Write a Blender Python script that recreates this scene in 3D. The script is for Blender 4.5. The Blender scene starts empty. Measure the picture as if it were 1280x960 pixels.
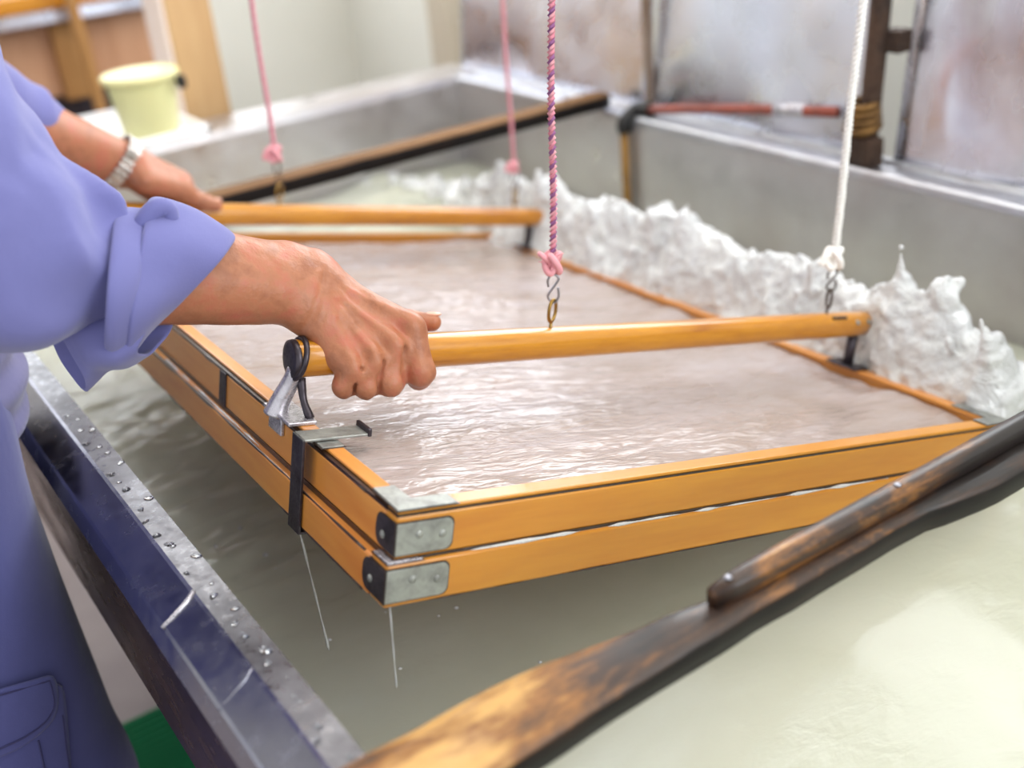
import bpy, bmesh, math, random
import numpy as np
from mathutils import Vector, Matrix

random.seed(7)
rng = np.random.default_rng(7)
SC = bpy.context.scene
COL = SC.collection

# ---------------------------------------------------------------- camera, world, lights, exposure
CAM = np.array([0.0, 0.0, 1.3])
RIGHT = np.array([0.82121711, -0.56321873, -0.0915812])
UP = np.array([0.3213883, 0.32392128, 0.88982277])
FWD = np.array([0.47149975, 0.76017082, -0.4470216])
FPX = 1448.0
cd = bpy.data.cameras.new('camera')
cam = bpy.data.objects.new('camera', cd)
COL.objects.link(cam)
cam.matrix_world = Matrix(((RIGHT[0], UP[0], -FWD[0], CAM[0]),
                           (RIGHT[1], UP[1], -FWD[1], CAM[1]),
                           (RIGHT[2], UP[2], -FWD[2], CAM[2]),
                           (0, 0, 0, 1)))
cd.sensor_width = 36.0
cd.lens = FPX / 1280.0 * 36.0
cd.clip_start = 0.05
cd.dof.use_dof = True
cd.dof.focus_distance = 0.96
cd.dof.aperture_fstop = 2.8
SC.camera = cam

W = bpy.data.worlds.new('room_light')
SC.world = W
W.use_nodes = True
W.node_tree.nodes['Background'].inputs['Color'].default_value = (0.93, 0.96, 1.0, 1)
W.node_tree.nodes['Background'].inputs['Strength'].default_value = 1.0

WINDOW_GLOW = {'added_window_1': 3.0, 'added_window_2': 5.5}
def area(name, loc, target, sx, sy, power, col=(1, 1, 1)):
    l = bpy.data.lights.new(name, 'AREA')
    l.shape = 'RECTANGLE'; l.size = sx; l.size_y = sy
    l.energy = power; l.color = col
    o = bpy.data.objects.new(name, l)
    COL.objects.link(o)
    o.location = loc
    d = Vector(target) - Vector(loc)
    o.rotation_euler = d.to_track_quat('-Z', 'Y').to_euler()
    return o
area('added_ceiling_lamp', (0.75, 2.4, 2.62), (0.75, 2.2, 0), 0.5, 2.2, 15, (1, 0.985, 0.96))  # overhead lights added for highlights and reflections, no lamp is in view
area('added_ceiling_lamp', (0.95, 0.5, 2.62), (0.85, 0.6, 0), 0.5, 2.2, 15, (1, 0.985, 0.96))
area('added_ceiling_lamp', (-0.9, 1.6, 2.62), (-0.4, 1.5, 0), 0.5, 1.6, 9, (1, 0.985, 0.96))
area('added_fill_light', (1.5, -1.6, 1.9), (0.5, 0.9, 0.7), 2.0, 1.5, 50, (0.95, 0.98, 1.0))  # added fill from behind the camera, no window is modelled there

SC.view_settings.view_transform = 'Standard'
SC.view_settings.look = 'None'
SC.view_settings.gamma = 1.0
SC.view_settings.exposure = 0.26
SC.view_settings.use_curve_mapping = False
try:
    SC.cycles.use_denoising = True
    SC.cycles.max_bounces = 10
    SC.cycles.transmission_bounces = 8
    SC.cycles.caustics_reflective = False
    SC.cycles.caustics_refractive = False
except Exception:
    pass

# ---------------------------------------------------------------- geometry of the view (only used to work out real positions)
def at(px, py, depth):
    """real point seen at a photograph pixel, at a depth in metres along the view axis"""
    return CAM + depth * (FWD + RIGHT * ((px - 640) / FPX) - UP * ((py - 480) / FPX))
def atz(px, py, z):
    d = at(px, py, 1.0) - CAM
    return CAM + d * ((z - CAM[2]) / d[2])

# ---------------------------------------------------------------- mesh helpers
def link(name, me, mat=None, parent=None, smooth=False):
    o = bpy.data.objects.new(name, me)
    COL.objects.link(o)
    if mat is not None and len(me.materials) == 0:
        me.materials.append(mat)
    if parent is not None:
        o.parent = parent
    if smooth:
        me.polygons.foreach_set('use_smooth', np.ones(len(me.polygons), dtype=bool))
    return o
def mesh_from(name, V, F, mat=None, parent=None, smooth=False):
    me = bpy.data.meshes.new(name)
    me.from_pydata([tuple(map(float, v)) for v in V], [], F)
    me.update()
    return link(name, me, mat, parent, smooth)
def quads_mesh(name, V, Q, mat=None, parent=None, smooth=True):
    V = np.asarray(V, dtype=np.float32); Q = np.asarray(Q, dtype=np.int32)
    me = bpy.data.meshes.new(name)
    me.vertices.add(len(V)); me.vertices.foreach_set('co', V.ravel())
    k = Q.shape[1]
    me.loops.add(Q.size); me.loops.foreach_set('vertex_index', Q.ravel())
    me.polygons.add(len(Q))
    me.polygons.foreach_set('loop_start', np.arange(0, Q.size, k, dtype=np.int32))
    me.polygons.foreach_set('loop_total', np.full(len(Q), k, dtype=np.int32))
    me.update(calc_edges=True); me.validate()
    return link(name, me, mat, parent, smooth)
def bm_obj(name, bm, mat, parent=None, smooth=False):
    me = bpy.data.meshes.new(name)
    bmesh.ops.recalc_face_normals(bm, faces=bm.faces[:])
    bm.to_mesh(me); bm.free()
    return link(name, me, mat, parent, smooth)
def box(name, lo, hi, mat, parent=None, bev=0.0, seg=2, mtx=None):
    bm = bmesh.new()
    bmesh.ops.create_cube(bm, size=1.0)
    lo = Vector(lo); hi = Vector(hi)
    for v in bm.verts:
        v.co = Vector([(lo[i] + hi[i]) / 2 + v.co[i] * (hi[i] - lo[i]) for i in range(3)])
    if bev > 0:
        bmesh.ops.bevel(bm, geom=bm.edges[:], offset=bev, segments=seg, affect='EDGES', profile=0.5)
    if mtx is not None:
        bm.transform(mtx)
    return bm_obj(name, bm, mat, parent, smooth=False)
def poly_plate(name, pts, z0, z1, mat, parent=None, bev=0.0, axes=((1, 0, 0), (0, 1, 0), (0, 0, 1)), org=(0, 0, 0)):
    """prism: outline pts in the plane of axes[0], axes[1], from z0 to z1 along axes[2]"""
    a, b, c = (Vector(x) for x in axes); org = Vector(org)
    bm = bmesh.new()
    v0 = [bm.verts.new(org + a * x + b * y + c * z0) for x, y in pts]
    v1 = [bm.verts.new(org + a * x + b * y + c * z1) for x, y in pts]
    bm.faces.new(v0); bm.faces.new(list(reversed(v1)))
    n = len(pts)
    for i in range(n):
        bm.faces.new((v0[i], v1[i], v1[(i + 1) % n], v0[(i + 1) % n]))
    if bev > 0:
        bmesh.ops.bevel(bm, geom=bm.edges[:], offset=bev, segments=2, affect='EDGES', profile=0.5)
    return bm_obj(name, bm, mat, parent)
def frames_along(P):
    P = np.asarray(P, float)
    T = np.gradient(P, axis=0); T /= np.linalg.norm(T, axis=1)[:, None] + 1e-12
    ref = np.array([0, 0, 1.0]) if abs(T[0][2]) < 0.9 else np.array([1.0, 0, 0])
    N = np.zeros_like(P)
    n = ref - T[0] * (ref @ T[0]); N[0] = n / np.linalg.norm(n)
    for i in range(1, len(P)):
        n = N[i - 1] - T[i] * (N[i - 1] @ T[i]); N[i] = n / (np.linalg.norm(n) + 1e-12)
    return T, N, np.cross(T, N)
def tube_vf(P, r, k=12, caps=True, closed=False):
    P = np.asarray(P, float); m = len(P)
    r = np.broadcast_to(np.asarray(r, float), (m,))
    T, N, B = frames_along(P)
    if closed:
        T = np.roll(P, -1, 0) - np.roll(P, 1, 0); T /= np.linalg.norm(T, axis=1)[:, None]
        for i in range(m):
            n = N[i] - T[i] * (N[i] @ T[i]); N[i] = n / np.linalg.norm(n)
        B = np.cross(T, N)
    a = np.linspace(0, 2 * np.pi, k, endpoint=False)
    V = (P[:, None] + r[:, None, None] * (np.cos(a)[None, :, None] * N[:, None] + np.sin(a)[None, :, None] * B[:, None])).reshape(-1, 3)
    F = []
    for i in range(m if closed else m - 1):
        i2 = (i + 1) % m
        for j in range(k):
            F.append((i * k + j, i * k + (j + 1) % k, i2 * k + (j + 1) % k, i2 * k + j))
    if caps and not closed:
        F.append(tuple(reversed(range(k)))); F.append(tuple((m - 1) * k + j for j in range(k)))
    return V, F
def spline(P, n):
    """Catmull-Rom through the points"""
    P = np.asarray(P, float); m = len(P)
    Q = np.vstack([2 * P[0] - P[1], P, 2 * P[-1] - P[-2]])
    out = []
    for t in np.linspace(0, m - 1 - 1e-9, n):
        i = int(t); f = t - i
        a, b, c, d = Q[i], Q[i + 1], Q[i + 2], Q[i + 3]
        out.append(0.5 * (2 * b + (c - a) * f + (2 * a - 5 * b + 4 * c - d) * f * f + (-a + 3 * b - 3 * c + d) * f ** 3))
    return np.array(out)
def tube(name, P, r, mat, parent=None, k=12, closed=False, n=None):
    if n: P = spline(P, n)
    if n and not np.isscalar(r): r = np.interp(np.linspace(0, 1, n), np.linspace(0, 1, len(r)), r)
    V, F = tube_vf(P, r, k, True, closed)
    o = mesh_from(name, V, F, mat, parent, smooth=True)
    return o
def lathe(name, prof, mat, parent=None, k=40, org=(0, 0, 0), smooth=True):
    V = []; F = []
    for r, z in prof:
        for j in range(k):
            a = 2 * math.pi * j / k
            V.append((org[0] + r * math.cos(a), org[1] + r * math.sin(a), org[2] + z))
    for i in range(len(prof) - 1):
        for j in range(k):
            F.append((i * k + j, i * k + (j + 1) % k, (i + 1) * k + (j + 1) % k, (i + 1) * k + j))
    F.append(tuple(reversed(range(k)))); F.append(tuple((len(prof) - 1) * k + j for j in range(k)))
    return mesh_from(name, V, F, mat, parent, smooth)
def empty(name, loc=(0, 0, 0)):
    o = bpy.data.objects.new(name, None)
    o.empty_display_size = 0.05
    COL.objects.link(o); o.location = loc
    return o
def tag(o, label=None, cat=None, group=None, kind=None):
    if label: o['label'] = label
    if cat: o['category'] = cat
    if group: o['group'] = group
    if kind: o['kind'] = kind
    return o
def solidify(o, t, off=0.0, sub=0):
    m = o.modifiers.new('thickness', 'SOLIDIFY'); m.thickness = t; m.offset = off
    if sub:
        s = o.modifiers.new('smooth', 'SUBSURF'); s.levels = sub; s.render_levels = sub
    return o

# ---------------------------------------------------------------- signed distance modelling + surface nets
def _hash(i, j, k, s):
    h = (i * 374761393 + j * 668265263 + k * 1274126177 + s * 974711) & 0x7fffffff
    h = ((h ^ (h >> 13)) * 1103515245 + 12345) & 0x7fffffff
    h = ((h ^ (h >> 16)) * 69069 + 7) & 0x7fffffff
    return (h & 0xffff) / 32767.5 - 1.0
def vnoise(P, freq=1.0, seed=0):
    Q = P * freq
    I = np.floor(Q).astype(np.int64); f = Q - I
    f = f * f * (3 - 2 * f)
    r = 0
    for a in (0, 1):
        for b in (0, 1):
            for c in (0, 1):
                w = (f[:, 0] if a else 1 - f[:, 0]) * (f[:, 1] if b else 1 - f[:, 1]) * (f[:, 2] if c else 1 - f[:, 2])
                r = r + w * _hash(I[:, 0] + a, I[:, 1] + b, I[:, 2] + c, seed)
    return r
def smin(a, b, k):
    h = np.maximum(k - np.abs(a - b), 0) / k
    return np.minimum(a, b) - h * h * k * 0.25
def smax(a, b, k): return -smin(-a, -b, k)
def cone(P, a, b, ra, rb):
    a = np.asarray(a, float); b = np.asarray(b, float); ba = b - a
    t = np.clip(((P - a) @ ba) / (ba @ ba), 0, 1)
    return np.linalg.norm(P - a - t[:, None] * ba, axis=1) - (ra + t * (rb - ra))
def sph(P, c, r): return np.linalg.norm(P - np.asarray(c, float), axis=1) - r
def ell(P, c, rad, rot=None):
    q = P - np.asarray(c, float)
    if rot is not None: q = q @ rot
    rad = np.asarray(rad, float)
    k0 = np.linalg.norm(q / rad, axis=1); k1 = np.linalg.norm(q / rad ** 2, axis=1) + 1e-9
    return k0 * (k0 - 1) / k1
def chain(P, pts, rs, k):
    d = None
    for i in range(len(pts) - 1):
        e = cone(P, pts[i], pts[i + 1], rs[i], rs[i + 1])
        d = e if d is None else smin(d, e, k)
    return d
def sdf_mesh(f, lo, hi, h):
    """surface nets of f(points)=0, evaluated finely only near the surface; returns V, Q"""
    S = 4; H = S * h
    lo = np.asarray(lo, float); hi = np.asarray(hi, float)
    nc = np.ceil((hi - lo) / H).astype(int) + 1
    g = np.stack(np.meshgrid(*[lo[i] + (np.arange(nc[i]) + 0.5) * H for i in range(3)], indexing='ij'), -1).reshape(-1, 3)
    fc = f(g).reshape(nc)
    act = np.abs(fc) < 1.6 * H
    nf = nc * S
    F = np.repeat(np.repeat(np.repeat(np.sign(fc) * H, S, 0), S, 1), S, 2).astype(np.float32)
    ci = np.argwhere(act)
    off = np.stack(np.meshgrid(np.arange(S), np.arange(S), np.arange(S), indexing='ij'), -1).reshape(-1, 3)
    idx = (ci[:, None] * S + off[None]).reshape(-1, 3)
    for s in range(0, len(idx), 400000):
        ii = idx[s:s + 400000]
        F[ii[:, 0], ii[:, 1], ii[:, 2]] = f(lo + (ii + 0.5) * h)
    In = F < 0
    def sl(a, d, n): return tuple(slice(d[i], a.shape[i] - n + d[i]) for i in range(3))
    corners = [(a, b, c) for a in (0, 1) for b in (0, 1) for c in (0, 1)]
    cnt = sum(In[sl(In, d, 1)].astype(np.int8) for d in corners)
    cell = (cnt > 0) & (cnt < 8)
    cidx = np.argwhere(cell)
    vid = -np.ones(cell.shape, dtype=np.int32); vid[cell] = np.arange(len(cidx))
    acc = np.zeros((len(cidx), 3)); w = np.zeros(len(cidx))
    for a in corners:
        for ax in range(3):
            if a[ax]: continue
            b = list(a); b[ax] = 1
            fa = F[cidx[:, 0] + a[0], cidx[:, 1] + a[1], cidx[:, 2] + a[2]]
            fb = F[cidx[:, 0] + b[0], cidx[:, 1] + b[1], cidx[:, 2] + b[2]]
            m = (fa < 0) != (fb < 0)
            t = np.where(m, fa / np.where(m, fa - fb, 1), 0)
            p = np.array(a, float)[None] + 0 * acc
            p[:, ax] = t
            acc += p * m[:, None]; w += m
    V = lo + (cidx + acc / w[:, None] + 0.5) * h
    Q = []
    for ax in range(3):
        u, v = (ax + 1) % 3, (ax + 2) % 3
        d = [0, 0, 0]; d[ax] = 1
        A = In[tuple(slice(0, In.shape[i] - d[i]) for i in range(3))]
        B = In[tuple(slice(d[i], In.shape[i]) for i in range(3))]
        e = np.argwhere(A != B)
        e = e[(e[:, u] > 0) & (e[:, v] > 0) & (e[:, u] < vid.shape[u]) & (e[:, v] < vid.shape[v])]
        flip = A[e[:, 0], e[:, 1], e[:, 2]]
        def gid(du, dv):
            q = e.copy(); q[:, u] -= du; q[:, v] -= dv
            return vid[q[:, 0], q[:, 1], q[:, 2]]
        q = np.stack([gid(1, 1), gid(0, 1), gid(0, 0), gid(1, 0)], 1)
        q[~flip] = q[~flip][:, ::-1]
        Q.append(q[(q >= 0).all(1)])
    return V, np.concatenate(Q)
def sdf_obj(name, f, lo, hi, h, mat, parent=None):
    V, Q = sdf_mesh(f, lo, hi, h)
    return quads_mesh(name, V, Q, mat, parent, True)

# ---------------------------------------------------------------- materials
def srgb(r, g, b):
    def c(x):
        x /= 255.0
        return x / 12.92 if x <= 0.04045 else ((x + 0.055) / 1.055) ** 2.4
    return (c(r), c(g), c(b), 1.0)
class M:
    """small node-building helper"""
    def __init__(s, name, base=(0.8, 0.8, 0.8, 1), rough=0.5, metal=0.0, spec=0.5, coat=0.0, trans=0.0, ior=1.45, sss=0.0):
        s.m = bpy.data.materials.new(name); s.m.use_nodes = True
        s.nt = s.m.node_tree; s.b = s.nt.nodes['Principled BSDF']
        s.b.inputs['Base Color'].default_value = base
        s.b.inputs['Roughness'].default_value = rough
        s.b.inputs['Metallic'].default_value = metal
        s.b.inputs['Specular IOR Level'].default_value = spec
        s.b.inputs['Coat Weight'].default_value = coat
        s.b.inputs['Coat Roughness'].default_value = 0.08
        s.b.inputs['Transmission Weight'].default_value = trans
        s.b.inputs['IOR'].default_value = ior
        if sss:
            s.b.inputs['Subsurface Weight'].default_value = sss
        s.tc = None
    def n(s, t, **kw):
        x = s.nt.nodes.new(t)
        for k, v in kw.items(): setattr(x, k, v)
        return x
    def coord(s, scale=(1, 1, 1), rot=(0, 0, 0)):
        if s.tc is None: s.tc = s.n('ShaderNodeTexCoord')
        mp = s.n('ShaderNodeMapping')
        mp.inputs['Scale'].default_value = scale; mp.inputs['Rotation'].default_value = rot
        s.nt.links.new(s.tc.outputs['Object'], mp.inputs['Vector'])
        return mp.outputs['Vector']
    def noise(s, vec, scale=5, detail=4, rough=0.55, dist=0.0):
        t = s.n('ShaderNodeTexNoise')
        t.inputs['Scale'].default_value = scale; t.inputs['Detail'].default_value = detail
        t.inputs['Roughness'].default_value = rough; t.inputs['Distortion'].default_value = dist
        s.nt.links.new(vec, t.inputs['Vector'])
        return t.outputs['Fac']
    def ramp(s, fac, stops):
        r = s.n('ShaderNodeValToRGB'); e = r.color_ramp.elements
        while len(e) < len(stops): e.new(0.5)
        for i, (p, c) in enumerate(stops):
            e[i].position = p; e[i].color = c if len(c) == 4 else (*c, 1)
        s.nt.links.new(fac, r.inputs['Fac'])
        return r.outputs['Color']
    def mix(s, fac, a, b, mode='MIX'):
        x = s.n('ShaderNodeMix', data_type='RGBA', blend_type=mode)
        for sock, val in ((x.inputs[0], fac), (x.inputs[6], a), (x.inputs[7], b)):
            if hasattr(val, 'is_linked') or hasattr(val, 'links'): s.nt.links.new(val, sock)
            else: sock.default_value = val
        return x.outputs[2]
    def setc(s, sock, inp='Base Color'): s.nt.links.new(sock, s.b.inputs[inp]); return s
    def bump(s, fac, strength=0.3, dist=0.002, prev=None):
        x = s.n('ShaderNodeBump')
        x.inputs['Strength'].default_value = strength; x.inputs['Distance'].default_value = dist
        s.nt.links.new(fac, x.inputs['Height'])
        if prev is not None: s.nt.links.new(prev, x.inputs['Normal'])
        s.nt.links.new(x.outputs['Normal'], s.b.inputs['Normal'])
        return x.outputs['Normal']

def wood(name, light, dark, along, grain=26, stretch=14, rough=0.35, coat=0.3, knots=0.0):
    m = M(name, rough=rough, coat=coat)
    sc = [1.0, 1.0, 1.0]; sc[along] = 1.0 / stretch
    v = m.coord(tuple(sc))
    g = m.noise(v, grain, 3, 0.5, 1.2)
    fine = m.noise(v, grain * 9, 2, 0.6)
    c = m.ramp(g, [(0.35, light), (0.62, tuple(0.55 * a + 0.45 * b for a, b in zip(light, dark))), (0.75, dark)])
    c2 = m.mix(0.25, c, m.ramp(fine, [(0.3, dark), (0.7, light)]))
    m.setc(c2)
    m.bump(fine, 0.12, 0.001)
    return m.m
honey_l, honey_d = srgb(204, 139, 40), srgb(174, 100, 20)
MAT_WX = wood('honey_wood_along_x', honey_l, honey_d, 0, grain=14, stretch=9)
MAT_WY = wood('honey_wood_along_y', srgb(218, 150, 72), srgb(188, 106, 42), 1, grain=14, stretch=9)
MAT_ROD = wood('varnished_rod_wood', srgb(202, 138, 36), srgb(148, 80, 10), 0, grain=26, stretch=6, rough=0.28, coat=0.5)
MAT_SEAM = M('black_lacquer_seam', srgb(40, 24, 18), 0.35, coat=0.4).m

def beam_mat():
    m = M('weathered_wet_wood', rough=0.42, coat=0.12)
    v = m.coord((0.09, 1, 1))
    g = m.noise(v, 75, 5, 0.65, 0.5)
    p = m.noise(m.coord((0.4, 1, 1)), 18, 5, 0.7, 0.4)
    # the end that is stepped on and handled is worn down to bare wood
    sx = m.n('ShaderNodeSeparateXYZ'); m.nt.links.new(m.coord(), sx.inputs[0])
    mr = m.n('ShaderNodeMapRange'); m.nt.links.new(sx.outputs[0], mr.inputs['Value'])
    for k_, v_ in (('From Min', 0.2), ('From Max', 0.5), ('To Min', 0.17), ('To Max', -0.06)): mr.inputs[k_].default_value = v_
    ad = m.n('ShaderNodeMath', operation='ADD'); m.nt.links.new(p, ad.inputs[0]); m.nt.links.new(mr.outputs[0], ad.inputs[1])
    ad2 = m.n('ShaderNodeMath', operation='MULTIPLY_ADD'); m.nt.links.new(g, ad2.inputs[0]); ad2.inputs[1].default_value = 0.5; m.nt.links.new(ad.outputs[0], ad2.inputs[2])
    c = m.ramp(ad2.outputs[0], [(0.62, srgb(26, 18, 16)), (0.76, srgb(58, 36, 22)), (0.88, srgb(134, 86, 34)), (1.0, srgb(196, 150, 84))])
    m.setc(c)
    m.bump(g, 0.3, 0.002)
    return m.m
MAT_BEAM = beam_mat()
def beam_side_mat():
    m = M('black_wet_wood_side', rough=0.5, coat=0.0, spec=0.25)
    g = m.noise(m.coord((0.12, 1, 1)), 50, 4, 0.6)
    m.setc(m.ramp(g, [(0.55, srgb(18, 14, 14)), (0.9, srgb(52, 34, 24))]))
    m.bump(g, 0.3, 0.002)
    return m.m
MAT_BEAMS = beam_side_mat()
MAT_BEAMF = wood('dry_brown_beam_top', srgb(128, 92, 56), srgb(58, 40, 28), 0, grain=22, stretch=10, rough=0.75, coat=0.0)

def steel(name, base=(0.62, 0.63, 0.66, 1), rough=0.24, dirt=None, dscale=9, bump=0.0, bscale=6, bdist=0.01, metal=1.0, stretch=(1, 1, 1)):
    m = M(name, base, rough, metal)
    v = m.coord(stretch)
    n1 = m.noise(v, dscale, 5, 0.6, 0.3)
    if dirt: m.setc(m.ramp(n1, [(0.42, base), (0.72, dirt)]))
    n2 = m.noise(v, dscale * 6, 3)
    m.setc(m.ramp(n2, [(0.3, (rough * 0.8,) * 3), (0.7, (min(1, rough * 1.5),) * 3)]), 'Roughness')
    if bump: m.bump(m.noise(v, bscale, 2, 0.4), bump, bdist)
    return m.m
MAT_RIM = steel('stainless_rim', (0.27, 0.27, 0.32, 1), 0.2, (0.2, 0.2, 0.25, 1), 10, 0.08, 14, 0.002)
MAT_RIMTOP = steel('wet_stainless_top', (0.18, 0.18, 0.195, 1), 0.28, (0.08, 0.077, 0.085, 1), 22, 0.15, 50, 0.002)
MAT_VATW = steel('dull_stainless_wall', (0.6, 0.58, 0.59, 1), 0.34, (0.46, 0.41, 0.41, 1), 3, 0.1, 4, 0.01, 0.9)
MAT_OUT = steel('outer_steel_brown_reflection', srgb(132, 104, 86), 0.22, srgb(74, 58, 52), 5, 0.4, 9, 0.004, 0.9, (1, 0.4, 1))  # brown reflection of floor and wood painted into the steel colour
MAT_SHEET = steel('backsplash_steel', (0.70, 0.73, 0.84, 1), 0.25, (0.6, 0.62, 0.72, 1), 2.5, 0.5, 3.0, 0.05)
MAT_LEDGE = steel('ledge_steel', (0.52, 0.53, 0.57, 1), 0.34, (0.4, 0.38, 0.4, 1), 6, 0.06, 8, 0.004)
MAT_SHEET_OLD = steel('backsplash_steel_stained', (0.70, 0.72, 0.80, 1), 0.22, srgb(156, 132, 134), 3.6, 0.5, 4, 0.05, 1.0, (1, 1, 0.6))
MAT_GALV = steel('galvanised_plate', (0.36, 0.37, 0.345, 1), 0.42, (0.2, 0.2, 0.19, 1), 60, 0.3, 120, 0.001, 0.75)
MAT_IRON = steel('dark_iron', srgb(74, 68, 74), 0.34, srgb(44, 38, 42), 60, 0.3, 120, 0.001, 0.7)
MAT_WETMETAL = steel('wet_pale_metal', srgb(196, 192, 198), 0.25, srgb(130, 126, 132), 70, 0.2, 120, 0.001, 0.6)
MAT_WIRE = M('wire_steel', srgb(150, 150, 158), 0.3, 1.0).m
MAT_BRASS = M('aged_brass', srgb(150, 118, 62), 0.3, 1.0).m
MAT_DARKWIRE = M('dark_wire', srgb(84, 74, 68), 0.4, 0.8).m
MAT_COPPER = steel('painted_copper_pipe', srgb(150, 72, 56), 0.35, srgb(96, 52, 44), 20, 0, metal=0.2)
MAT_RUST = steel('rusty_pipe', srgb(78, 58, 46), 0.6, srgb(30, 25, 24), 22, 0.4, 60, 0.003, 0.3)
MAT_OCHRE = steel('ochre_stained_pipe', srgb(150, 108, 40), 0.5, srgb(100, 66, 26), 12, 0, metal=0.1)
MAT_BRONZE = steel('stained_brass_fitting', srgb(120, 88, 48), 0.4, srgb(64, 46, 30), 40, 0.3, 80, 0.002, 0.7)
MAT_SEAMSTRIP = steel('dull_seam_metal', srgb(150, 134, 122), 0.4, srgb(112, 88, 66), 14, 0, metal=0.6)
MAT_BLACK = M('black_rubber', srgb(26, 24, 24), 0.5).m

def skin_mat():
    m = M('skin', rough=0.42, sss=0.12, spec=0.45)
    m.b.inputs['Subsurface Radius'].default_value = (0.008, 0.003, 0.002)
    m.b.inputs['Subsurface Scale'].default_value = 1.0
    v = m.coord()
    a = m.noise(v, 42, 4, 0.6)
    c = m.ramp(a, [(0.3, srgb(144, 90, 64)), (0.5, srgb(168, 110, 80)), (0.72, srgb(176, 98, 78))])
    m.setc(c)
    f = m.noise(v, 420, 3, 0.6); l = m.noise(m.coord((1, 1, 1)), 130, 3, 0.6)
    p = m.bump(l, 0.5, 0.0014); m.bump(f, 0.3, 0.0007, p)
    return m.m
MAT_SKIN = skin_mat()
MAT_NAIL = M('nail', srgb(222, 168, 146), 0.25, coat=0.3).m
MAT_HAIR = M('black_hair', srgb(38, 34, 34), 0.5).m
MAT_EYE = M('eye_white', srgb(225, 222, 216), 0.15).m
MAT_IRIS = M('dark_iris', srgb(40, 26, 18), 0.1).m
def cloth(name, col, shade, scale=900, bump=0.25):
    m = M(name, rough=0.85, spec=0.2)
    m.b.inputs['Sheen Weight'].default_value = 0.25
    v = m.coord()
    m.setc(m.mix(0.35, col, m.ramp(m.noise(v, 9, 3), [(0.3, shade), (0.7, col)])))
    p = m.bump(m.noise(v, 16, 3, 0.5), 0.3, 0.008)
    m.bump(m.noise(v, scale, 2), bump, 0.0006, p)
    return m.m
MAT_JACKET = cloth('lavender_work_cloth', srgb(112, 113, 166), srgb(92, 92, 148))
MAT_TROUSER = cloth('indigo_work_cloth', srgb(84, 86, 138), srgb(70, 72, 124))
MAT_BAND = cloth('grey_indigo_waist_cloth', srgb(112, 110, 150), srgb(96, 94, 136))
MAT_STITCH = M('dark_stitching', srgb(58, 56, 98), 0.8).m
MAT_BOOT = M('black_boot_rubber', srgb(34, 34, 38), 0.4).m

def vat_water_mat():
    m = M('milky_pulp_water', rough=0.13, ior=1.33, spec=0.3, sss=1.0)
    m.b.subsurface_method = 'BURLEY'
    m.b.inputs['Subsurface Radius'].default_value = (0.24, 0.24, 0.22); m.b.inputs['Subsurface Scale'].default_value = 1.0
    v = m.coord()
    c = m.ramp(m.noise(v, 2.6, 4, 0.5, 0.8), [(0.3, srgb(184, 185, 166)), (0.55, srgb(196, 197, 181)), (0.75, srgb(208, 211, 200))])
    m.setc(c)
    r = m.noise(m.coord((1, 1.7, 1), (0, 0, 0.5)), 26, 3, 0.5, 0.5)
    p = m.bump(r, 0.16, 0.006)
    m.bump(m.noise(m.coord((1, 2.4, 1), (0, 0, 0.6)), 120, 2, 0.5), 0.06, 0.002, p)
    return m.m
MAT_VWATER = vat_water_mat()
def sheet_water_mat():
    m = M('pulp_water_on_screen', rough=0.06, ior=1.4, spec=0.7)
    c = m.ramp(m.noise(m.coord((0.5, 1, 1), (0, 0, 0.35)), 6, 5, 0.6, 0.8), [(0.28, srgb(152, 134, 122)), (0.5, srgb(168, 154, 150)), (0.72, srgb(182, 173, 176))])
    m.setc(c)
    a = m.noise(m.coord((0.3, 1, 1), (0, 0, 0.3)), 62, 3, 0.55, 0.5)
    b = m.noise(m.coord((0.35, 1, 1), (0, 0, 0.2)), 190, 2, 0.5, 0.4)
    k = m.noise(m.coord((0.6, 1, 1), (0, 0, 0.3)), 4.5, 2, 0.5, 0.3)
    def mul(x, lo, hi):
        q = m.n('ShaderNodeMapRange'); m.nt.links.new(k, q.inputs['Value'])
        for n_, v_ in (('From Min', 0.35), ('From Max', 0.62), ('To Min', lo), ('To Max', hi)): q.inputs[n_].default_value = v_
        y = m.n('ShaderNodeMath', operation='MULTIPLY'); m.nt.links.new(x, y.inputs[0]); m.nt.links.new(q.outputs[0], y.inputs[1])
        return y.outputs[0]
    p = m.bump(mul(a, 0.35, 1.0), 0.6, 0.012); m.bump(mul(b, 0.15, 1.0), 0.5, 0.004, p)
    return m.m
MAT_SWATER = sheet_water_mat()
def splash_mat():
    m = M('white_splash_water', srgb(246, 248, 250), 0.06, trans=0.34, ior=1.33, spec=0.8, sss=0.2, coat=0.8)
    m.b.inputs['Coat Roughness'].default_value = 0.03
    m.b.inputs['Subsurface Radius'].default_value = (0.02, 0.02, 0.02)
    v = m.coord()
    p = m.bump(m.noise(v, 55, 4, 0.65, 0.8), 0.7, 0.008)
    return m.m
MAT_SPLASH = splash_mat()
MAT_CLEAR = M('clear_water', (0.93, 0.95, 0.97, 1), 0.02, trans=1.0, ior=1.33).m

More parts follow.
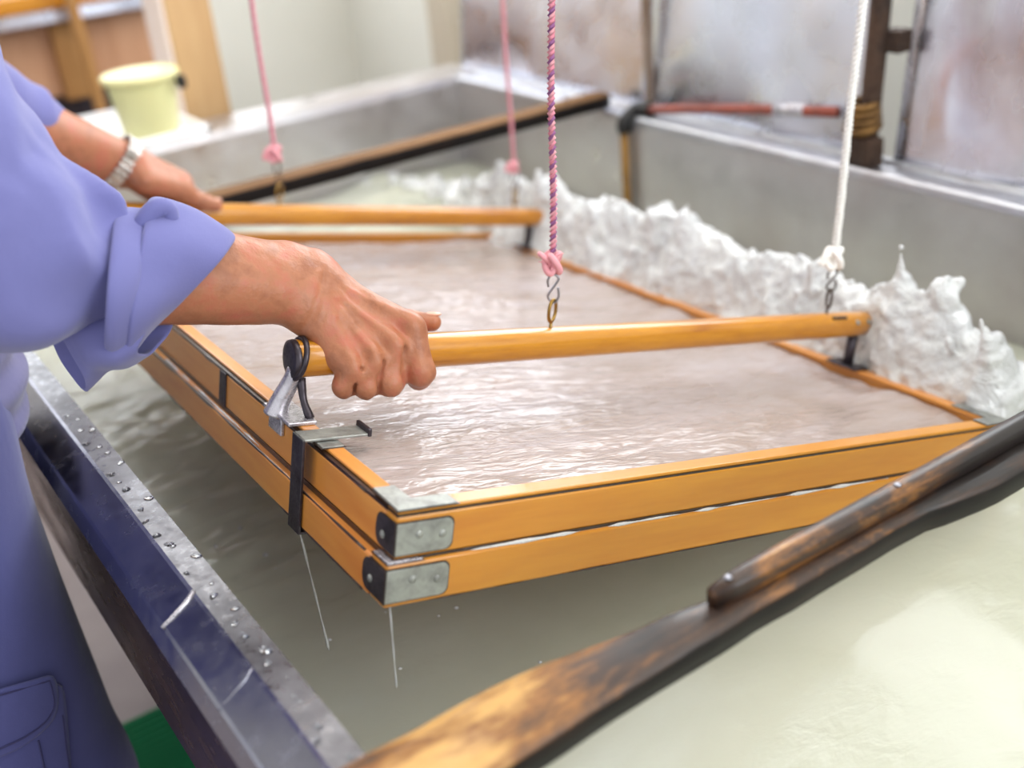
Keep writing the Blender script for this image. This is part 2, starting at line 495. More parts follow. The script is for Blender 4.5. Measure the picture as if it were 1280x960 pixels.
def rope_mats():
    return (M('pink_strand', srgb(222, 140, 156), 0.8).m, M('plum_strand', srgb(150, 96, 142), 0.8).m,
            M('white_strand', srgb(250, 247, 242), 0.8).m, M('pale_pink_strand', srgb(226, 160, 168), 0.8).m)
R_PINK, R_PLUM, R_WHITE, R_PALE = rope_mats()
MAT_PBUCKET = M('cream_plastic', srgb(226, 220, 164), 0.4, sss=0.05).m
MAT_WHITE = M('white_plastic', srgb(240, 240, 244), 0.35).m
def wallmat(name, a, b):
    m = M(name, rough=0.8)
    m.setc(m.ramp(m.noise(m.coord(), 3, 4), [(0.3, a), (0.7, b)]))
    m.bump(m.noise(m.coord(), 60, 3), 0.08, 0.002)
    return m.m
MAT_WALL = wallmat('painted_wall', srgb(230, 230, 222), srgb(236, 236, 229))
MAT_COLUMN = wallmat('beige_column', srgb(190, 178, 160), srgb(200, 190, 172))
MAT_FLOOR = wallmat('concrete_floor', srgb(150, 138, 140), srgb(176, 164, 164))
MAT_BOARD = wood('brown_cabinet_board', srgb(206, 158, 124), srgb(172, 122, 86), 2, grain=8, stretch=6, rough=0.6, coat=0)
MAT_BOARD2 = wood('tan_cabinet_post', srgb(178, 132, 78), srgb(146, 98, 50), 2, grain=10, stretch=8, rough=0.6, coat=0)
MAT_POST = wood('pale_timber_post', srgb(196, 160, 116), srgb(164, 122, 76), 2, grain=10, stretch=9, rough=0.6, coat=0)
MAT_POSTLIT = M('pinkish_lit_face', srgb(226, 208, 200), 0.6).m  # paler than the post wood: light on the left face painted in
MAT_GREEN = M('green_bristles', srgb(22, 132, 84), 0.6).m

# ================================================================= the room
def struct(o, label, cat):
    return tag(o, label, cat, kind='structure')
struct(box('floor', (-2.5, -1.5, -0.05), (2.2, 4.0, 0.0), MAT_FLOOR), 'pinkish grey concrete floor under the vat', 'floor')
struct(box('ceiling', (-2.5, -1.5, 2.7), (1.85, 3.7, 2.78), MAT_WALL), 'white ceiling from which the ropes hang', 'ceiling')
struct(box('wall_back', (-2.5, 3.6, 0.0), (2.2, 3.7, 2.8), MAT_WALL), 'white painted wall behind the timber post', 'wall')
struct(box('wall_right', (1.75, -1.5, 0.0), (1.85, 3.6, 2.8), MAT_WALL), 'white wall seen through the gap between the steel sheets', 'wall')
struct(box('trim_1', (1.60, 2.72, 0.0), (1.74, 2.82, 2.8), MAT_COLUMN, bev=0.004), 'beige upright strip at the end of the white wall', 'trim')

# unseen windows, added for reflections on the water and light behind the splash
def window(name, org, ax, length, z0, z1, label):
    w = struct(empty(name, tuple(org)), label, 'window')
    em = bpy.data.materials.new('added_glow_glass'); em.use_nodes = True
    b = em.node_tree.nodes['Principled BSDF']; b.inputs['Base Color'].default_value = (0.8, 0.85, 0.9, 1); b.inputs['Roughness'].default_value = 0.1
    b.inputs['Emission Color'].default_value = (0.93, 0.97, 1.0, 1); b.inputs['Emission Strength'].default_value = WINDOW_GLOW[name]
    mt = Matrix.Translation(org) @ (Matrix.Identity(4) if ax == 'x' else Matrix.Rotation(math.pi / 2, 4, 'Z') @ Matrix.Scale(-1, 4, (0, 1, 0)))
    hx = length / 2
    def add(n, lo, hi, m, bv=0.0):
        o = box(n, lo, hi, m, None, bv, 2, mt); o.parent = w; o.matrix_parent_inverse = w.matrix_basis.inverted()
    h = z1 - z0
    for a, b_ in ((0, hx - 0.02), (hx + 0.02, length)): add('added_window_pane', (a, -0.015, 0), (b_, -0.005, h), em)
    for lo, hi in (((-0.05, -0.04, -0.05), (length + 0.05, 0, 0)), ((-0.05, -0.04, h), (length + 0.05, 0, h + 0.05)), ((-0.05, -0.04, 0), (0, 0, h)), ((length, -0.04, 0), (length + 0.05, 0, h)), ((hx - 0.02, -0.04, 0), (hx + 0.02, 0, h))):
        add('added_window_frame', lo, hi, MAT_WHITE, 0.003)
window('added_window_1', (0.15, 3.6, 1.3), 'x', 1.35, 1.3, 2.3, 'added white framed window, unseen, high in the back wall')
window('added_window_2', (1.75, 0.9, 1.2), 'y', 1.6, 1.2, 2.1, 'added white framed window, unseen, above the steel splash sheets')

# ================================================================= the vat
ZR, ZW = 0.80, 0.62
XI, XR, XO = 0.184, 0.162, 0.1316            # person's-side rim: inner edge, ridge, outer edge
XF, XB = 1.255, 1.31                         # far-side rim: inner edge and back of the ledge
Y0, Y1 = -0.45, 2.12
vat = tag(empty('papermaking_vat', (0.7, 0.9, 0.0)), 'large stainless steel papermaking vat full of milky water', 'vat')
VP = Vector(vat.location)
def vpart(o):
    o.parent = vat; o.matrix_parent_inverse = Matrix.Translation(-VP)
    return o
def sweep(name, prof, y0, y1, mat, n=2, closed=True, wob=0.0):
    """profile of (x, z) points swept along y"""
    V = []; F = []
    ys = np.linspace(y0, y1, n); k = len(prof)
    for y in ys:
        for (x, z) in prof: V.append((x, y, z))
    for i in range(n - 1):
        for j in range(k if closed else k - 1):
            F.append((i * k + j, (i + 1) * k + j, (i + 1) * k + (j + 1) % k, i * k + (j + 1) % k))
    if closed:
        F.append(tuple(range(k))); F.append(tuple(reversed(range((n - 1) * k, n * k))))
    bm = bmesh.new()
    vs = [bm.verts.new(v) for v in V]
    for f in F: bm.faces.new([vs[i] for i in f])
    return bm_obj(name, bm, mat)
vpart(sweep('rim_top', [(XI, ZR), (XR, ZR + 0.0005), (XR, ZR - 0.012), (XI - 0.004, ZR - 0.02)], Y0, Y1 + 0.1, MAT_RIMTOP))
vpart(sweep('rim_bevel', [(XR, ZR + 0.0015), (XR - 0.003, ZR + 0.001), (XO + 0.002, ZR - 0.010), (XO, ZR - 0.013), (XO + 0.004, ZR - 0.02), (XR, ZR - 0.014)], Y0, Y1 + 0.1, MAT_RIM))
vpart(sweep('rim_lip', [(XO, ZR - 0.013), (XO - 0.006, ZR - 0.028), (XO - 0.003, ZR - 0.0295), (XO + 0.006, ZR - 0.02)], Y0, Y1 + 0.1, MAT_RIM))
weld = [(XR - 0.0005, 0.735, ZR + 0.0016), (XR - 0.008, 0.73, ZR - 0.0008), (XO + 0.008, 0.727, ZR - 0.0075), (XO, 0.727, ZR - 0.012)]
vpart(tube('weld_seam', weld, 0.0022, MAT_WETMETAL, None, 6, n=14))
weld = [(p[0], p[1] - 0.11, p[2] - 0.0008) for p in weld]
vpart(tube('weld_seam', weld, 0.0014, MAT_RIM, None, 6, n=14))
vpart(sweep('inner_wall', [(XI - 0.004, ZR - 0.015), (XI - 0.004, 0.5), (XI - 0.008, 0.5), (XI - 0.008, ZR - 0.015)], Y0, Y1, MAT_VATW))
vpart(sweep('outer_wall', [(XO + 0.004, ZR - 0.022), (XO + 0.002, 0.72), (XO + 0.0, 0.63), (XO + 0.004, 0.612), (XO + 0.02, 0.604), (XO + 0.02, 0.63), (XO + 0.012, ZR - 0.022)], Y0, Y1 + 0.1, MAT_OUT))
vpart(box('vat_underside', (XO + 0.01, Y0, 0.596), (XI - 0.009, Y1 + 0.1, 0.608), MAT_IRON))
vpart(box('vat_bottom', (XI - 0.01, Y0, 0.485), (XF + 0.03, Y1 + 0.02, 0.5), MAT_VATW))
vpart(box('inner_wall', (XF, Y0, 0.5), (XF + 0.006, Y1, ZR - 0.008), MAT_VATW))
def far_rim():
    pr = [(XF - 0.002, ZR - 0.012), (XF, ZR - 0.003), (XF + 0.004, ZR), (XF + 0.012, ZR + 0.001), (XF + 0.03, ZR - 0.003), (XB - 0.012, ZR - 0.002), (XB - 0.008, ZR + 0.004), (XB + 0.004, ZR + 0.004), (XB + 0.006, ZR - 0.02), (XF + 0.006, ZR - 0.02)]
    return sweep('rim_ledge', pr, Y0, Y1 + 0.1, MAT_LEDGE)
vpart(far_rim())
vpart(box('end_wall', (XI, Y1, 0.5), (XF, Y1 + 0.006, ZR - 0.004), MAT_VATW))
def end_rim():
    o = sweep('rim_ledge', [(Y1 - 0.003, ZR - 0.014), (Y1, ZR), (Y1 + 0.02, ZR + 0.006), (Y1 + 0.1, ZR + 0.004), (Y1 + 0.1, ZR - 0.02)], XI - 0.05, XB, MAT_VATW)
    for v in o.data.vertices: v.co = (v.co.y, v.co.x, v.co.z)
    o.data.flip_normals()
    return o
vpart(end_rim())
vpart(box('near_end_wall', (XI, Y0 - 0.006, 0.5), (XF, Y0, ZR), MAT_VATW))
for (x, y) in ((0.5, -0.3), (0.5, 2.0), (1.2, -0.3), (1.2, 1.05), (1.2, 2.0)):
    vpart(box('leg', (x - 0.02, y - 0.02, 0.0), (x + 0.02, y + 0.02, 0.485), MAT_IRON, bev=0.003))

# water in the vat
def grid(name, xs, ys, zf, mat, parent=None, mtx=None):
    Xg, Yg = np.meshgrid(xs, ys, indexing='ij')
    P = np.stack([Xg.ravel(), Yg.ravel(), np.zeros(Xg.size)], 1)
    P[:, 2] = zf(P)
    nx, ny = len(xs), len(ys)
    i, j = np.meshgrid(np.arange(nx - 1), np.arange(ny - 1), indexing='ij')
    a = (i * ny + j).ravel()
    Q = np.stack([a, a + ny, a + ny + 1, a + 1], 1)
    return quads_mesh(name, P, Q, mat, parent, True)
def vat_z(P):
    z = ZW + 0.0016 * vnoise(P, 9, 1) + 0.0008 * vnoise(P, 24, 2)
    # chop beside the lifted edge of the mould and on the person's side
    w = np.exp(-((P[:, 0] - 0.33) / 0.12) ** 2 - ((P[:, 1] - 1.2) / 0.28) ** 2)
    Q = P * np.array([1.0, 2.2, 1.0])
    z += w * (0.010 * vnoise(Q, 15, 3) + 0.0055 * vnoise(Q, 42, 4))
    # swell running ahead of the mould on the far side
    d = P[:, 0] - (0.985 + 0.03 * (P[:, 1] - 0.6))
    sw = np.exp(-(d / 0.06) ** 2) * np.clip((P[:, 1] - 0.5) / 0.1, 0, 1)
    z += sw * (0.02 + 0.01 * vnoise(P, 22, 5))
    far = np.exp(-((P[:, 1] - 1.85) / 0.18) ** 2 - ((P[:, 0] - 0.95) / 0.2) ** 2)
    z += far * (0.03 + 0.022 * vnoise(P, 12, 6))
    return z
water = grid('vat_water', np.arange(XI - 0.003, XF + 0.002, 0.005), np.arange(Y0 + 0.002, Y1, 0.005), vat_z, MAT_VWATER)
tag(water, 'milky greenish white pulp water filling the steel vat', 'water', kind='stuff')

# ================================================================= backsplash, pipes
def sheet(name, y0, y1, z0, z1, bow, mat, label):
    ys = np.linspace(y0, y1, 34); zs = np.linspace(z0, z1, 30)
    Yg, Zg = np.meshgrid(ys, zs, indexing='ij')
    t = (Yg - y0) / (y1 - y0); s = (Zg - z0) / (z1 - z0)
    P = np.stack([0 * Yg.ravel(), Yg.ravel(), Zg.ravel()], 1)
    Xg = XB - 0.006 + 0.04 * s.ravel() + bow * (np.sin(np.pi * t) * (0.3 + s)).ravel() + 0.006 * vnoise(P, 5, 11) + 0.003 * vnoise(P, 11, 12)
    P[:, 0] = Xg
    ny, nz = 34, 30
    i, j = np.meshgrid(np.arange(ny - 1), np.arange(nz - 1), indexing='ij'); a = (i * nz + j).ravel()
    o = quads_mesh(name, P, np.stack([a, a + 1, a + nz + 1, a + nz], 1), mat, None, True)
    solidify(o, 0.003)
    return tag(o, label, 'steel sheet')
sheet('backsplash_sheet', 1.56, 2.17, ZR + 0.006, 1.12, 0.012, MAT_SHEET, 'far left stainless splash sheet behind the end of the vat')
sheet('backsplash_sheet', 1.075, 1.545, ZR + 0.006, 1.12, 0.016, MAT_SHEET, 'middle stainless splash sheet above the red pipe')
sheet('backsplash_sheet', 0.35, 1.03, ZR + 0.006, 1.12, -0.012, MAT_SHEET_OLD, 'right stainless splash sheet with brown stains and streaky reflections')
o = box('seam_strip', (XB - 0.012, 1.543, ZR + 0.004), (XB - 0.002, 1.562, 1.0), MAT_SEAMSTRIP, bev=0.002)
tag(o, 'thin brown metal strip covering the seam between two splash sheets', 'metal strip')

pp = tag(empty('pipe', (1.27, 1.55, 0.8)), 'reddish pipe running level above the far rim with an ochre downpipe', 'pipe')
def sub(root, o):
    o.parent = root; o.matrix_parent_inverse = root.matrix_basis.inverted(); return o
sub(pp, tube('pipe_run', [(1.271, 1.53, 0.811), (1.268, 1.33, 0.842), (1.262, 1.10, 0.872)], 0.008, MAT_COPPER, None, 14, n=12))
sub(pp, tube('pipe_collar', [(1.266, 1.22, 0.858), (1.2635, 1.16, 0.8655)], 0.0098, MAT_WETMETAL, None, 14))
sub(pp, tube('elbow', [(1.270, 1.515, 0.812), (1.272, 1.535, 0.812), (1.264, 1.550, 0.806), (1.246, 1.555, 0.79), (1.246, 1.555, 0.775)], 0.013, MAT_BLACK, None, 14, n=16))
sub(pp, tube('downpipe', [(1.244, 1.555, 0.785), (1.244, 1.555, 0.57)], 0.0075, MAT_OCHRE, None, 12))
rp = tag(empty('standpipe', (1.285, 1.06, ZR)), 'upright rusty pipe standing in the gap between the splash sheets', 'pipe')
sub(rp, tube('pipe_shaft', [(1.283, 1.066, ZR + 0.003), (1.284, 1.06, 0.9), (1.288, 1.052, 1.1), (1.29, 1.045, 1.5)], 0.0145, MAT_RUST, None, 18, n=14))
sub(rp, box('pipe_foot', (1.262, 1.04, ZR - 0.002), (1.292, 1.084, ZR + 0.04), MAT_RUST, bev=0.004))
for k in range(4):
    a = np.linspace(0, 2 * np.pi, 28, endpoint=False)
    r = 0.021 - 0.0012 * k
    P = np.stack([1.278 + r * np.cos(a), 1.068 + r * np.sin(a), 0.853 + 0.0105 * k + 0.004 * np.cos(a)], 1)
    sub(rp, tube('pipe_ring', P, 0.0062, MAT_BRONZE, None, 10, closed=True))
sub(rp, box('wall_bracket', (1.285, 1.02, 0.955), (1.312, 1.048, 0.985), MAT_RUST, bev=0.003))

# ================================================================= background left: post, cabinet, bucket, tray
po = tag(empty('timber_post', (0.75, 2.28, 0.0)), 'pale square timber post rising behind the end of the vat', 'post')
sub(po, box('shaft', (0.710, 2.232, 0.0), (0.800, 2.34, 2.7), MAT_POST, bev=0.003))
sub(po, box('lit_face', (0.702, 2.234, 0.0), (0.710, 2.338, 2.7), MAT_POSTLIT, bev=0.002))  # left face of the post, its lit tone put into the colour
cb = tag(empty('wooden_cabinet', (0.5, 3.2, 0.0)), 'brown wooden cabinet with metal edged counter behind the person', 'cabinet')
sub(cb, box('back_board', (-0.6, 3.24, 0.72), (1.0, 3.26, 0.945), MAT_BOARD))
for x0, x1 in ((-0.6, -0.22), (-0.2, 0.2), (0.22, 0.56), (0.58, 0.71), (0.8, 0.995)):
    sub(cb, box('board', (x0, 3.205, 0.725), (x1, 3.225, 0.94), MAT_BOARD, bev=0.003))
sub(cb, box('upright', (0.71, 3.17, 0.715), (0.80, 3.225, 0.94), MAT_BOARD2, bev=0.004))
sub(cb, box('metal_edge', (-0.6, 3.12, 0.915), (1.02, 3.27, 0.95), MAT_SHEET, bev=0.004))
sub(cb, box('counter', (-0.6, 3.10, 0.95), (0.92, 3.5, 0.99), MAT_WX, bev=0.004))
sub(cb, box('plinth', (-0.6, 3.22, 0.0), (1.0, 3.5, 0.72), MAT_IRON))
o = tube('bamboo_stick', [(0.775, 3.06, 0.0), (0.762, 3.06, 0.5), (0.735, 3.06, 1.5)], 0.0155, MAT_BOARD2, None, 12, n=8)
tag(o, 'thin upright wooden stick leaning in front of the cabinet', 'stick')
tr = tag(empty('white_tray', (0.58, 2.22, ZR)), 'white plastic tray under the cream bucket on the vat end', 'tray')
sub(tr, box('tray_base', (0.535, 2.085, ZR + 0.007), (0.70, 2.40, ZR + 0.013), MAT_WHITE, bev=0.003))
for lo, hi in (((0.535, 2.08, ZR + 0.007), (0.7005, 2.092, ZR + 0.024)), ((0.535, 2.395, ZR + 0.007), (0.7005, 2.405, ZR + 0.024)), ((0.53, 2.08, ZR + 0.007), (0.54, 2.405, ZR + 0.024)), ((0.6905, 2.08, ZR + 0.007), (0.7005, 2.405, ZR + 0.024))):
    sub(tr, box('tray_edge', lo, hi, MAT_WHITE, bev=0.003))
bk = tag(empty('bucket', (0.615, 2.158, ZR + 0.0135)), 'small cream plastic bucket standing on the white tray', 'bucket')
sub(bk, lathe('bucket_body', [(0.046, 0.0), (0.05, 0.003), (0.062, 0.105), (0.064, 0.112), (0.0605, 0.112), (0.058, 0.104), (0.047, 0.008)], MAT_PBUCKET, None, 44, (0.615, 2.158, ZR + 0.0135)))
sub(bk, lathe('bucket_rim', [(0.061, 0.1), (0.069, 0.101), (0.070, 0.111), (0.067, 0.114), (0.061, 0.113)], MAT_PBUCKET, None, 44, (0.615, 2.158, ZR + 0.0135)))
sub(bk, box('handle_ear', (0.664, 2.095, ZR + 0.094), (0.679, 2.118, ZR + 0.117), MAT_BLACK, bev=0.004))

# green brush lying on the floor beneath the vat
br = tag(empty('floor_brush', (0.21, 1.52, 0.0)), 'green bristled brush lying on the floor under the vat', 'brush')
sub(br, box('brush_block', (0.1, 1.30, 0.005), (0.32, 1.58, 0.03), MAT_GREEN, bev=0.006))
for k in range(18):
    sub(br, box('bristle_row', (0.105, 1.307 + k * 0.0152, 0.03), (0.315, 1.315 + k * 0.0152, 0.055), MAT_GREEN, bev=0.002, seg=1))

# ================================================================= beams across the vat
def wobble_beam(name, x0, x1, yb, zb, wfun, h, mat, mats, seed, n=70):
    """plank along x; wfun(t) -> (y back edge, y front edge)"""
    V = []; k = 10
    P = np.linspace(x0, x1, n)
    rows = []
    for i, x in enumerate(P):
        t = i / (n - 1)
        b, f = wfun(x)
        nb = 0.0014 * float(vnoise(np.array([[x, 0.3, seed]]), 26, seed)[0]); nf = 0.0009 * float(vnoise(np.array([[x, 0.9, seed]]), 30, seed + 1)[0])
        nt = 0.0008 * float(vnoise(np.array([[x, 1.7, seed]]), 34, seed + 2)[0])
        b += nb; f += nf; e = 0.004
        zt = zb + h + nt
        rows.append([(x, b, zb), (x, b, zt - e), (x, b - e * 0.4, zt - e * 0.3), (x, b - e, zt), (x, (b + f) / 2, zt + 0.0012 + nt), (x, f + e, zt), (x, f + e * 0.4, zt - e * 0.3), (x, f, zt - e), (x, f + 0.002, zb + 0.002), (x, f + 0.005, zb)])
    V = [p for r in rows for p in r]
    F = []; mi = []
    for i in range(n - 1):
        for j in range(k):
            F.append((i * k + j, i * k + (j + 1) % k, (i + 1) * k + (j + 1) % k, (i + 1) * k + j))
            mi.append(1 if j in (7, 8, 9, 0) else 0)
    F.append(tuple(reversed(range(k)))); F.append(tuple((n - 1) * k + j for j in range(k))); mi += [1, 1]
    me = bpy.data.meshes.new(name); me.from_pydata(V, [], F); me.materials.append(mat); me.materials.append(mats); me.update()
    bm = bmesh.new(); bm.from_mesh(me); bmesh.ops.recalc_face_normals(bm, faces=bm.faces[:]); bm.to_mesh(me); bm.free()
    me.polygons.foreach_set('material_index', mi)
    return link(name, me, None, None, True)
nb = tag(empty('wooden_beam', (0.7, 0.44, ZR)), 'near wet blackened wooden beam with a batten, across the vat', 'beam')
def near_w(x):
    back = np.interp(x, [0.10, 0.24, 0.30, 0.36, 0.43, 1.4], [0.478, 0.478, 0.474, 0.462, 0.452, 0.452])
    front = np.interp(x, [0.10, 0.24, 0.34, 0.5, 0.60, 0.625, 0.66, 1.4], [0.415, 0.418, 0.424, 0.428, 0.428, 0.421, 0.417, 0.417])
    return back, front
sub(nb, wobble_beam('plank', 0.125, 1.295, 0.44, ZR + 0.006, near_w, 0.024, MAT_BEAM, MAT_BEAMS, 3))
def batten():
    n = 40; xs = np.linspace(0.408, 1.2, n); V = []
    for i, x in enumerate(xs):
        g = 1.0 if i > 1 else (0.55, 0.92)[i]
        y = 0.4445; zb = ZR + 0.028
        w = 0.0085 * g; h = 0.019 * (0.75 + 0.25 * g)
        for j in range(10):
            a = 2 * math.pi * j / 10 + math.pi / 10
            c, s = math.cos(a), math.sin(a)
            sq = lambda q: math.copysign(abs(q) ** 0.55, q)
            V.append((x, y + w * sq(c), zb + h / 2 + h / 2 * sq(s)))
    F = [(i * 10 + j, i * 10 + (j + 1) % 10, (i + 1) * 10 + (j + 1) % 10, (i + 1) * 10 + j) for i in range(n - 1) for j in range(10)]
    F += [tuple(reversed(range(10))), tuple((n - 1) * 10 + j for j in range(10))]
    return mesh_from('batten', V, F, MAT_BEAM, None, True)
bt = sub(nb, batten())
for x in (0.422, 0.585):
    lathe('screw', [(0.0028, 0), (0.003, 0.0006), (0.0016, 0.0014)], MAT_WIRE, bt, 12, (x, 0.4445, ZR + 0.0468))
fb = wobble_beam('wooden_beam', 0.15, 1.262, 1.62, ZR + 0.004, lambda x: (1.652, 1.612), 0.026, MAT_BEAMF, MAT_BEAMS, 8)
tag(fb, 'far dark wooden beam across the vat behind the mould', 'beam')

# ================================================================= the papermaking mould (tilted, held up by the person)
FA = np.array([0.2839, 0.624, 0.871])
FU = np.array([0.96601604, -0.03866082, -0.25557455]); FV = np.array([0.02836849, 0.99863584, -0.04383717]); FN = np.array([0.25692069, 0.03509714, 0.96579498])
def fw(a, b, c): return FA + a * FU + b * FV + c * FN
mould = empty('papermaking_mould')
mould.matrix_world = Matrix(((FU[0], FV[0], FN[0], FA[0]), (FU[1], FV[1], FN[1], FA[1]), (FU[2], FV[2], FN[2], FA[2]), (0, 0, 0, 1)))
tag(mould, 'honey wood double papermaking frame with metal corners held over the vat', 'papermaking frame')
LA, LB = 0.700, 1.020
# upper frame: rails with a set-back cap strip and a dark lacquered joint
box('upper_rail', (0, 0, -0.037), (LA, 0.016, -0.0045), MAT_WX, mould, 0.0018)
box('upper_rail', (0, LB - 0.016, -0.037), (LA, LB, -0.0045), MAT_WX, mould, 0.0018)
box('upper_rail', (0, 0.016, -0.037), (0.016, LB - 0.016, -0.0045), MAT_WY, mould, 0.0018)
box('upper_rail', (LA - 0.016, 0.016, -0.037), (LA, LB - 0.016, -0.0045), MAT_WY, mould, 0.0018)
box('lacquer_seam', (0.0008, 0.0008, -0.0062), (LA - 0.0008, 0.0172, -0.0032), MAT_SEAM, mould)
box('lacquer_seam', (0.0003, 0.0172, -0.0062), (0.0172, LB - 0.016, -0.0028), MAT_SEAM, mould)
box('cap_strip', (0.0015, 0.0012, -0.0034), (LA - 0.001, 0.018, 0.0), MAT_WX, mould, 0.0012)
box('cap_strip', (0.001, LB - 0.018, -0.0048), (LA - 0.001, LB - 0.001, 0.0), MAT_WX, mould, 0.0012)
box('cap_strip', (0.0042, 0.018, -0.003), (0.018, LB - 0.018, 0.0), MAT_WY, mould, 0.0012)
box('cap_strip', (LA - 0.018, 0.018, -0.0048), (LA - 0.0012, LB - 0.018, 0.0), MAT_WY, mould, 0.0012)
# lower frame, standing a little proud of the upper one
box('lower_rail', (-0.007, -0.0035, -0.072), (LA + 0.003, 0.02, -0.0385), MAT_WX, mould, 0.0022)
box('lower_rail', (-0.007, LB - 0.02, -0.072), (LA + 0.003, LB + 0.0035, -0.0385), MAT_WX, mould, 0.0022)
box('lower_rail', (-0.008, 0.02, -0.072), (0.018, LB - 0.02, -0.0405), MAT_WY, mould, 0.0022)
box('lower_rail', (LA - 0.018, 0.02, -0.072), (LA + 0.003, LB - 0.02, -0.0385), MAT_WY, mould, 0.0022)
# dark joint lines between the two frames and along the worn lower edge
box('lacquer_seam', (-0.001, -0.0006, -0.0392), (LA, 0.014, -0.0362), MAT_SEAM, mould)
box('lacquer_seam', (-0.0008, 0.014, -0.0412), (0.012, LB - 0.014, -0.0362), MAT_SEAM, mould)
def worn_edge(name, a0, b0, a1, b1, c, r, seed):
    n = 60
    P = np.array([[a0 + (a1 - a0) * t, b0 + (b1 - b0) * t, c] for t in np.linspace(0, 1, n)])
    rr = r * np.clip(0.75 + 0.9 * vnoise(P * 1.0, 40, seed), 0.15, 2)
    V, F = tube_vf(P, rr, 6)
    return mesh_from(name, V, F, MAT_SEAM, mould, True)
worn_edge('worn_dark_edge', -0.0068, 0.03, -0.0068, 0.99, -0.0412, 0.0019, 21)
worn_edge('worn_dark_edge', 0.0012, 0.05, 0.0012, 0.99, -0.0045, 0.0016, 24)
worn_edge('worn_dark_edge', 0.05, -0.0002, 0.68, -0.0002, -0.0372, 0.0009, 25)
worn_edge('worn_dark_edge', -0.0072, 0.03, -0.0072, 0.99, -0.0712, 0.0011, 22)
worn_edge('worn_dark_edge', 0.03, -0.0032, 0.68, -0.0032, -0.0716, 0.0007, 23)
# milky water lying on the ledge between the frames
def wet_bead(a0, b0, a1, b1, c, seed, r):
    n = 90
    P = np.array([[a0 + (a1 - a0) * t, b0 + (b1 - b0) * t, c] for t in np.linspace(0, 1, n)])
    rr = r * np.clip(0.5 + 1.1 * vnoise(P, 55, seed), 0.04, 2)
    V, F = tube_vf(P, rr, 6)
    return mesh_from('water_bead', V, F, MAT_SPLASH, mould, True)
wet_bead(0.05, -0.0016, 0.52, -0.0016, -0.0382, 31, 0.0014)
wet_bead(-0.004, 0.25, -0.004, 0.52, -0.040, 33, 0.0013)

def plate(pts, plane, off, t, mat, parent=mould, name='corner_plate'):
    """thin metal plate with outline pts on face 'front' (b=off), 'side' (a=off) or 'top' (c=off)"""
    ax = {'front': ((1, 0, 0), (0, 0, 1), (0, -1, 0)), 'side': ((0, 1, 0), (0, 0, 1), (-1, 0, 0)), 'top': ((1, 0, 0), (0, 1, 0), (0, 0, 1))}[plane]
    org = {'front': (0, off, 0), 'side': (off, 0, 0), 'top': (0, 0, off)}[plane]
    o = poly_plate(name, pts, 0.0004, t + 0.0002, mat, parent, 0.0003, ax, org)
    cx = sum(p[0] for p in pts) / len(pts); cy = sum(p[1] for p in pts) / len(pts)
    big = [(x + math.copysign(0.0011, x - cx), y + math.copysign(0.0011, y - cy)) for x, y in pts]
    poly_plate('dark_rim', big, 0.0, 0.0006, MAT_SEAM, o, 0.0, ax, org)  # slightly larger black backing that leaves a dark outline round the plate
    return o
def rounded_end(x0, x1, z0, z1, r, n=6):
    pts = [(x0, z0)]
    for i in range(n + 1):
        t = -math.pi / 2 + math.pi / 2 * i / n
        pts.append((x1 - r + r * math.cos(t), z0 + r + r * math.sin(t)))
    for i in range(n + 1):
        t = math.pi / 2 * i / n
        pts.append((x1 - r + r * math.cos(t), z1 - r + r * math.sin(t)))
    pts.append((x0, z1))
    return pts
def screws(parent, locs, axis):
    ax = Vector(axis)
    rot = Vector((0, 0, 1)).rotation_difference(ax).to_matrix().to_4x4()
    for l in locs:
        o = lathe('screw', [(0.0030, 0), (0.0031, 0.0005), (0.0024, 0.0011), (0.0008, 0.0013)], MAT_GALV, parent, 14)
        o.data.transform(Matrix.Translation(l) @ rot)
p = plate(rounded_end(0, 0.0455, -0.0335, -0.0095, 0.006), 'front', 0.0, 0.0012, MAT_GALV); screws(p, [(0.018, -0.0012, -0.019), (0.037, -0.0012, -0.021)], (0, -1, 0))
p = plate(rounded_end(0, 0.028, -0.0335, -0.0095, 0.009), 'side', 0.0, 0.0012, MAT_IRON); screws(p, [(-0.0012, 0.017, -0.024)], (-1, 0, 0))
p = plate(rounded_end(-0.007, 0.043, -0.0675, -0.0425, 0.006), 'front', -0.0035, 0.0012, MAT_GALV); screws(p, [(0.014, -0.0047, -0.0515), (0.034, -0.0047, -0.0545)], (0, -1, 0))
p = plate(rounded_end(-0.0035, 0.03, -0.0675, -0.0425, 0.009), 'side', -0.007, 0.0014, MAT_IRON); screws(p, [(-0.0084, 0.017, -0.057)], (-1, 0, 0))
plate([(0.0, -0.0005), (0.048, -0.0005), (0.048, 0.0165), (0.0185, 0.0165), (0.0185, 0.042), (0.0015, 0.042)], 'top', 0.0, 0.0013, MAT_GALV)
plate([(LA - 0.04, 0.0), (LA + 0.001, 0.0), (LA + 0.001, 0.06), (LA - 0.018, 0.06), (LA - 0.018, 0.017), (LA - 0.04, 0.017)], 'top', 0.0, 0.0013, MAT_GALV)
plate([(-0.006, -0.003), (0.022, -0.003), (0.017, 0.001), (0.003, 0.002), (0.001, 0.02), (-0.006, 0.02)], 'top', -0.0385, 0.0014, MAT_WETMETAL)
p = plate([(0.485, -0.0665), (0.67, -0.0665), (0.67, -0.0445), (0.52, -0.0445), (0.50, -0.052)], 'front', -0.0035, 0.0014, MAT_IRON, name='iron_plate'); screws(p, [(0.53, -0.0049, -0.056), (0.62, -0.0049, -0.056)], (0, -1, 0))
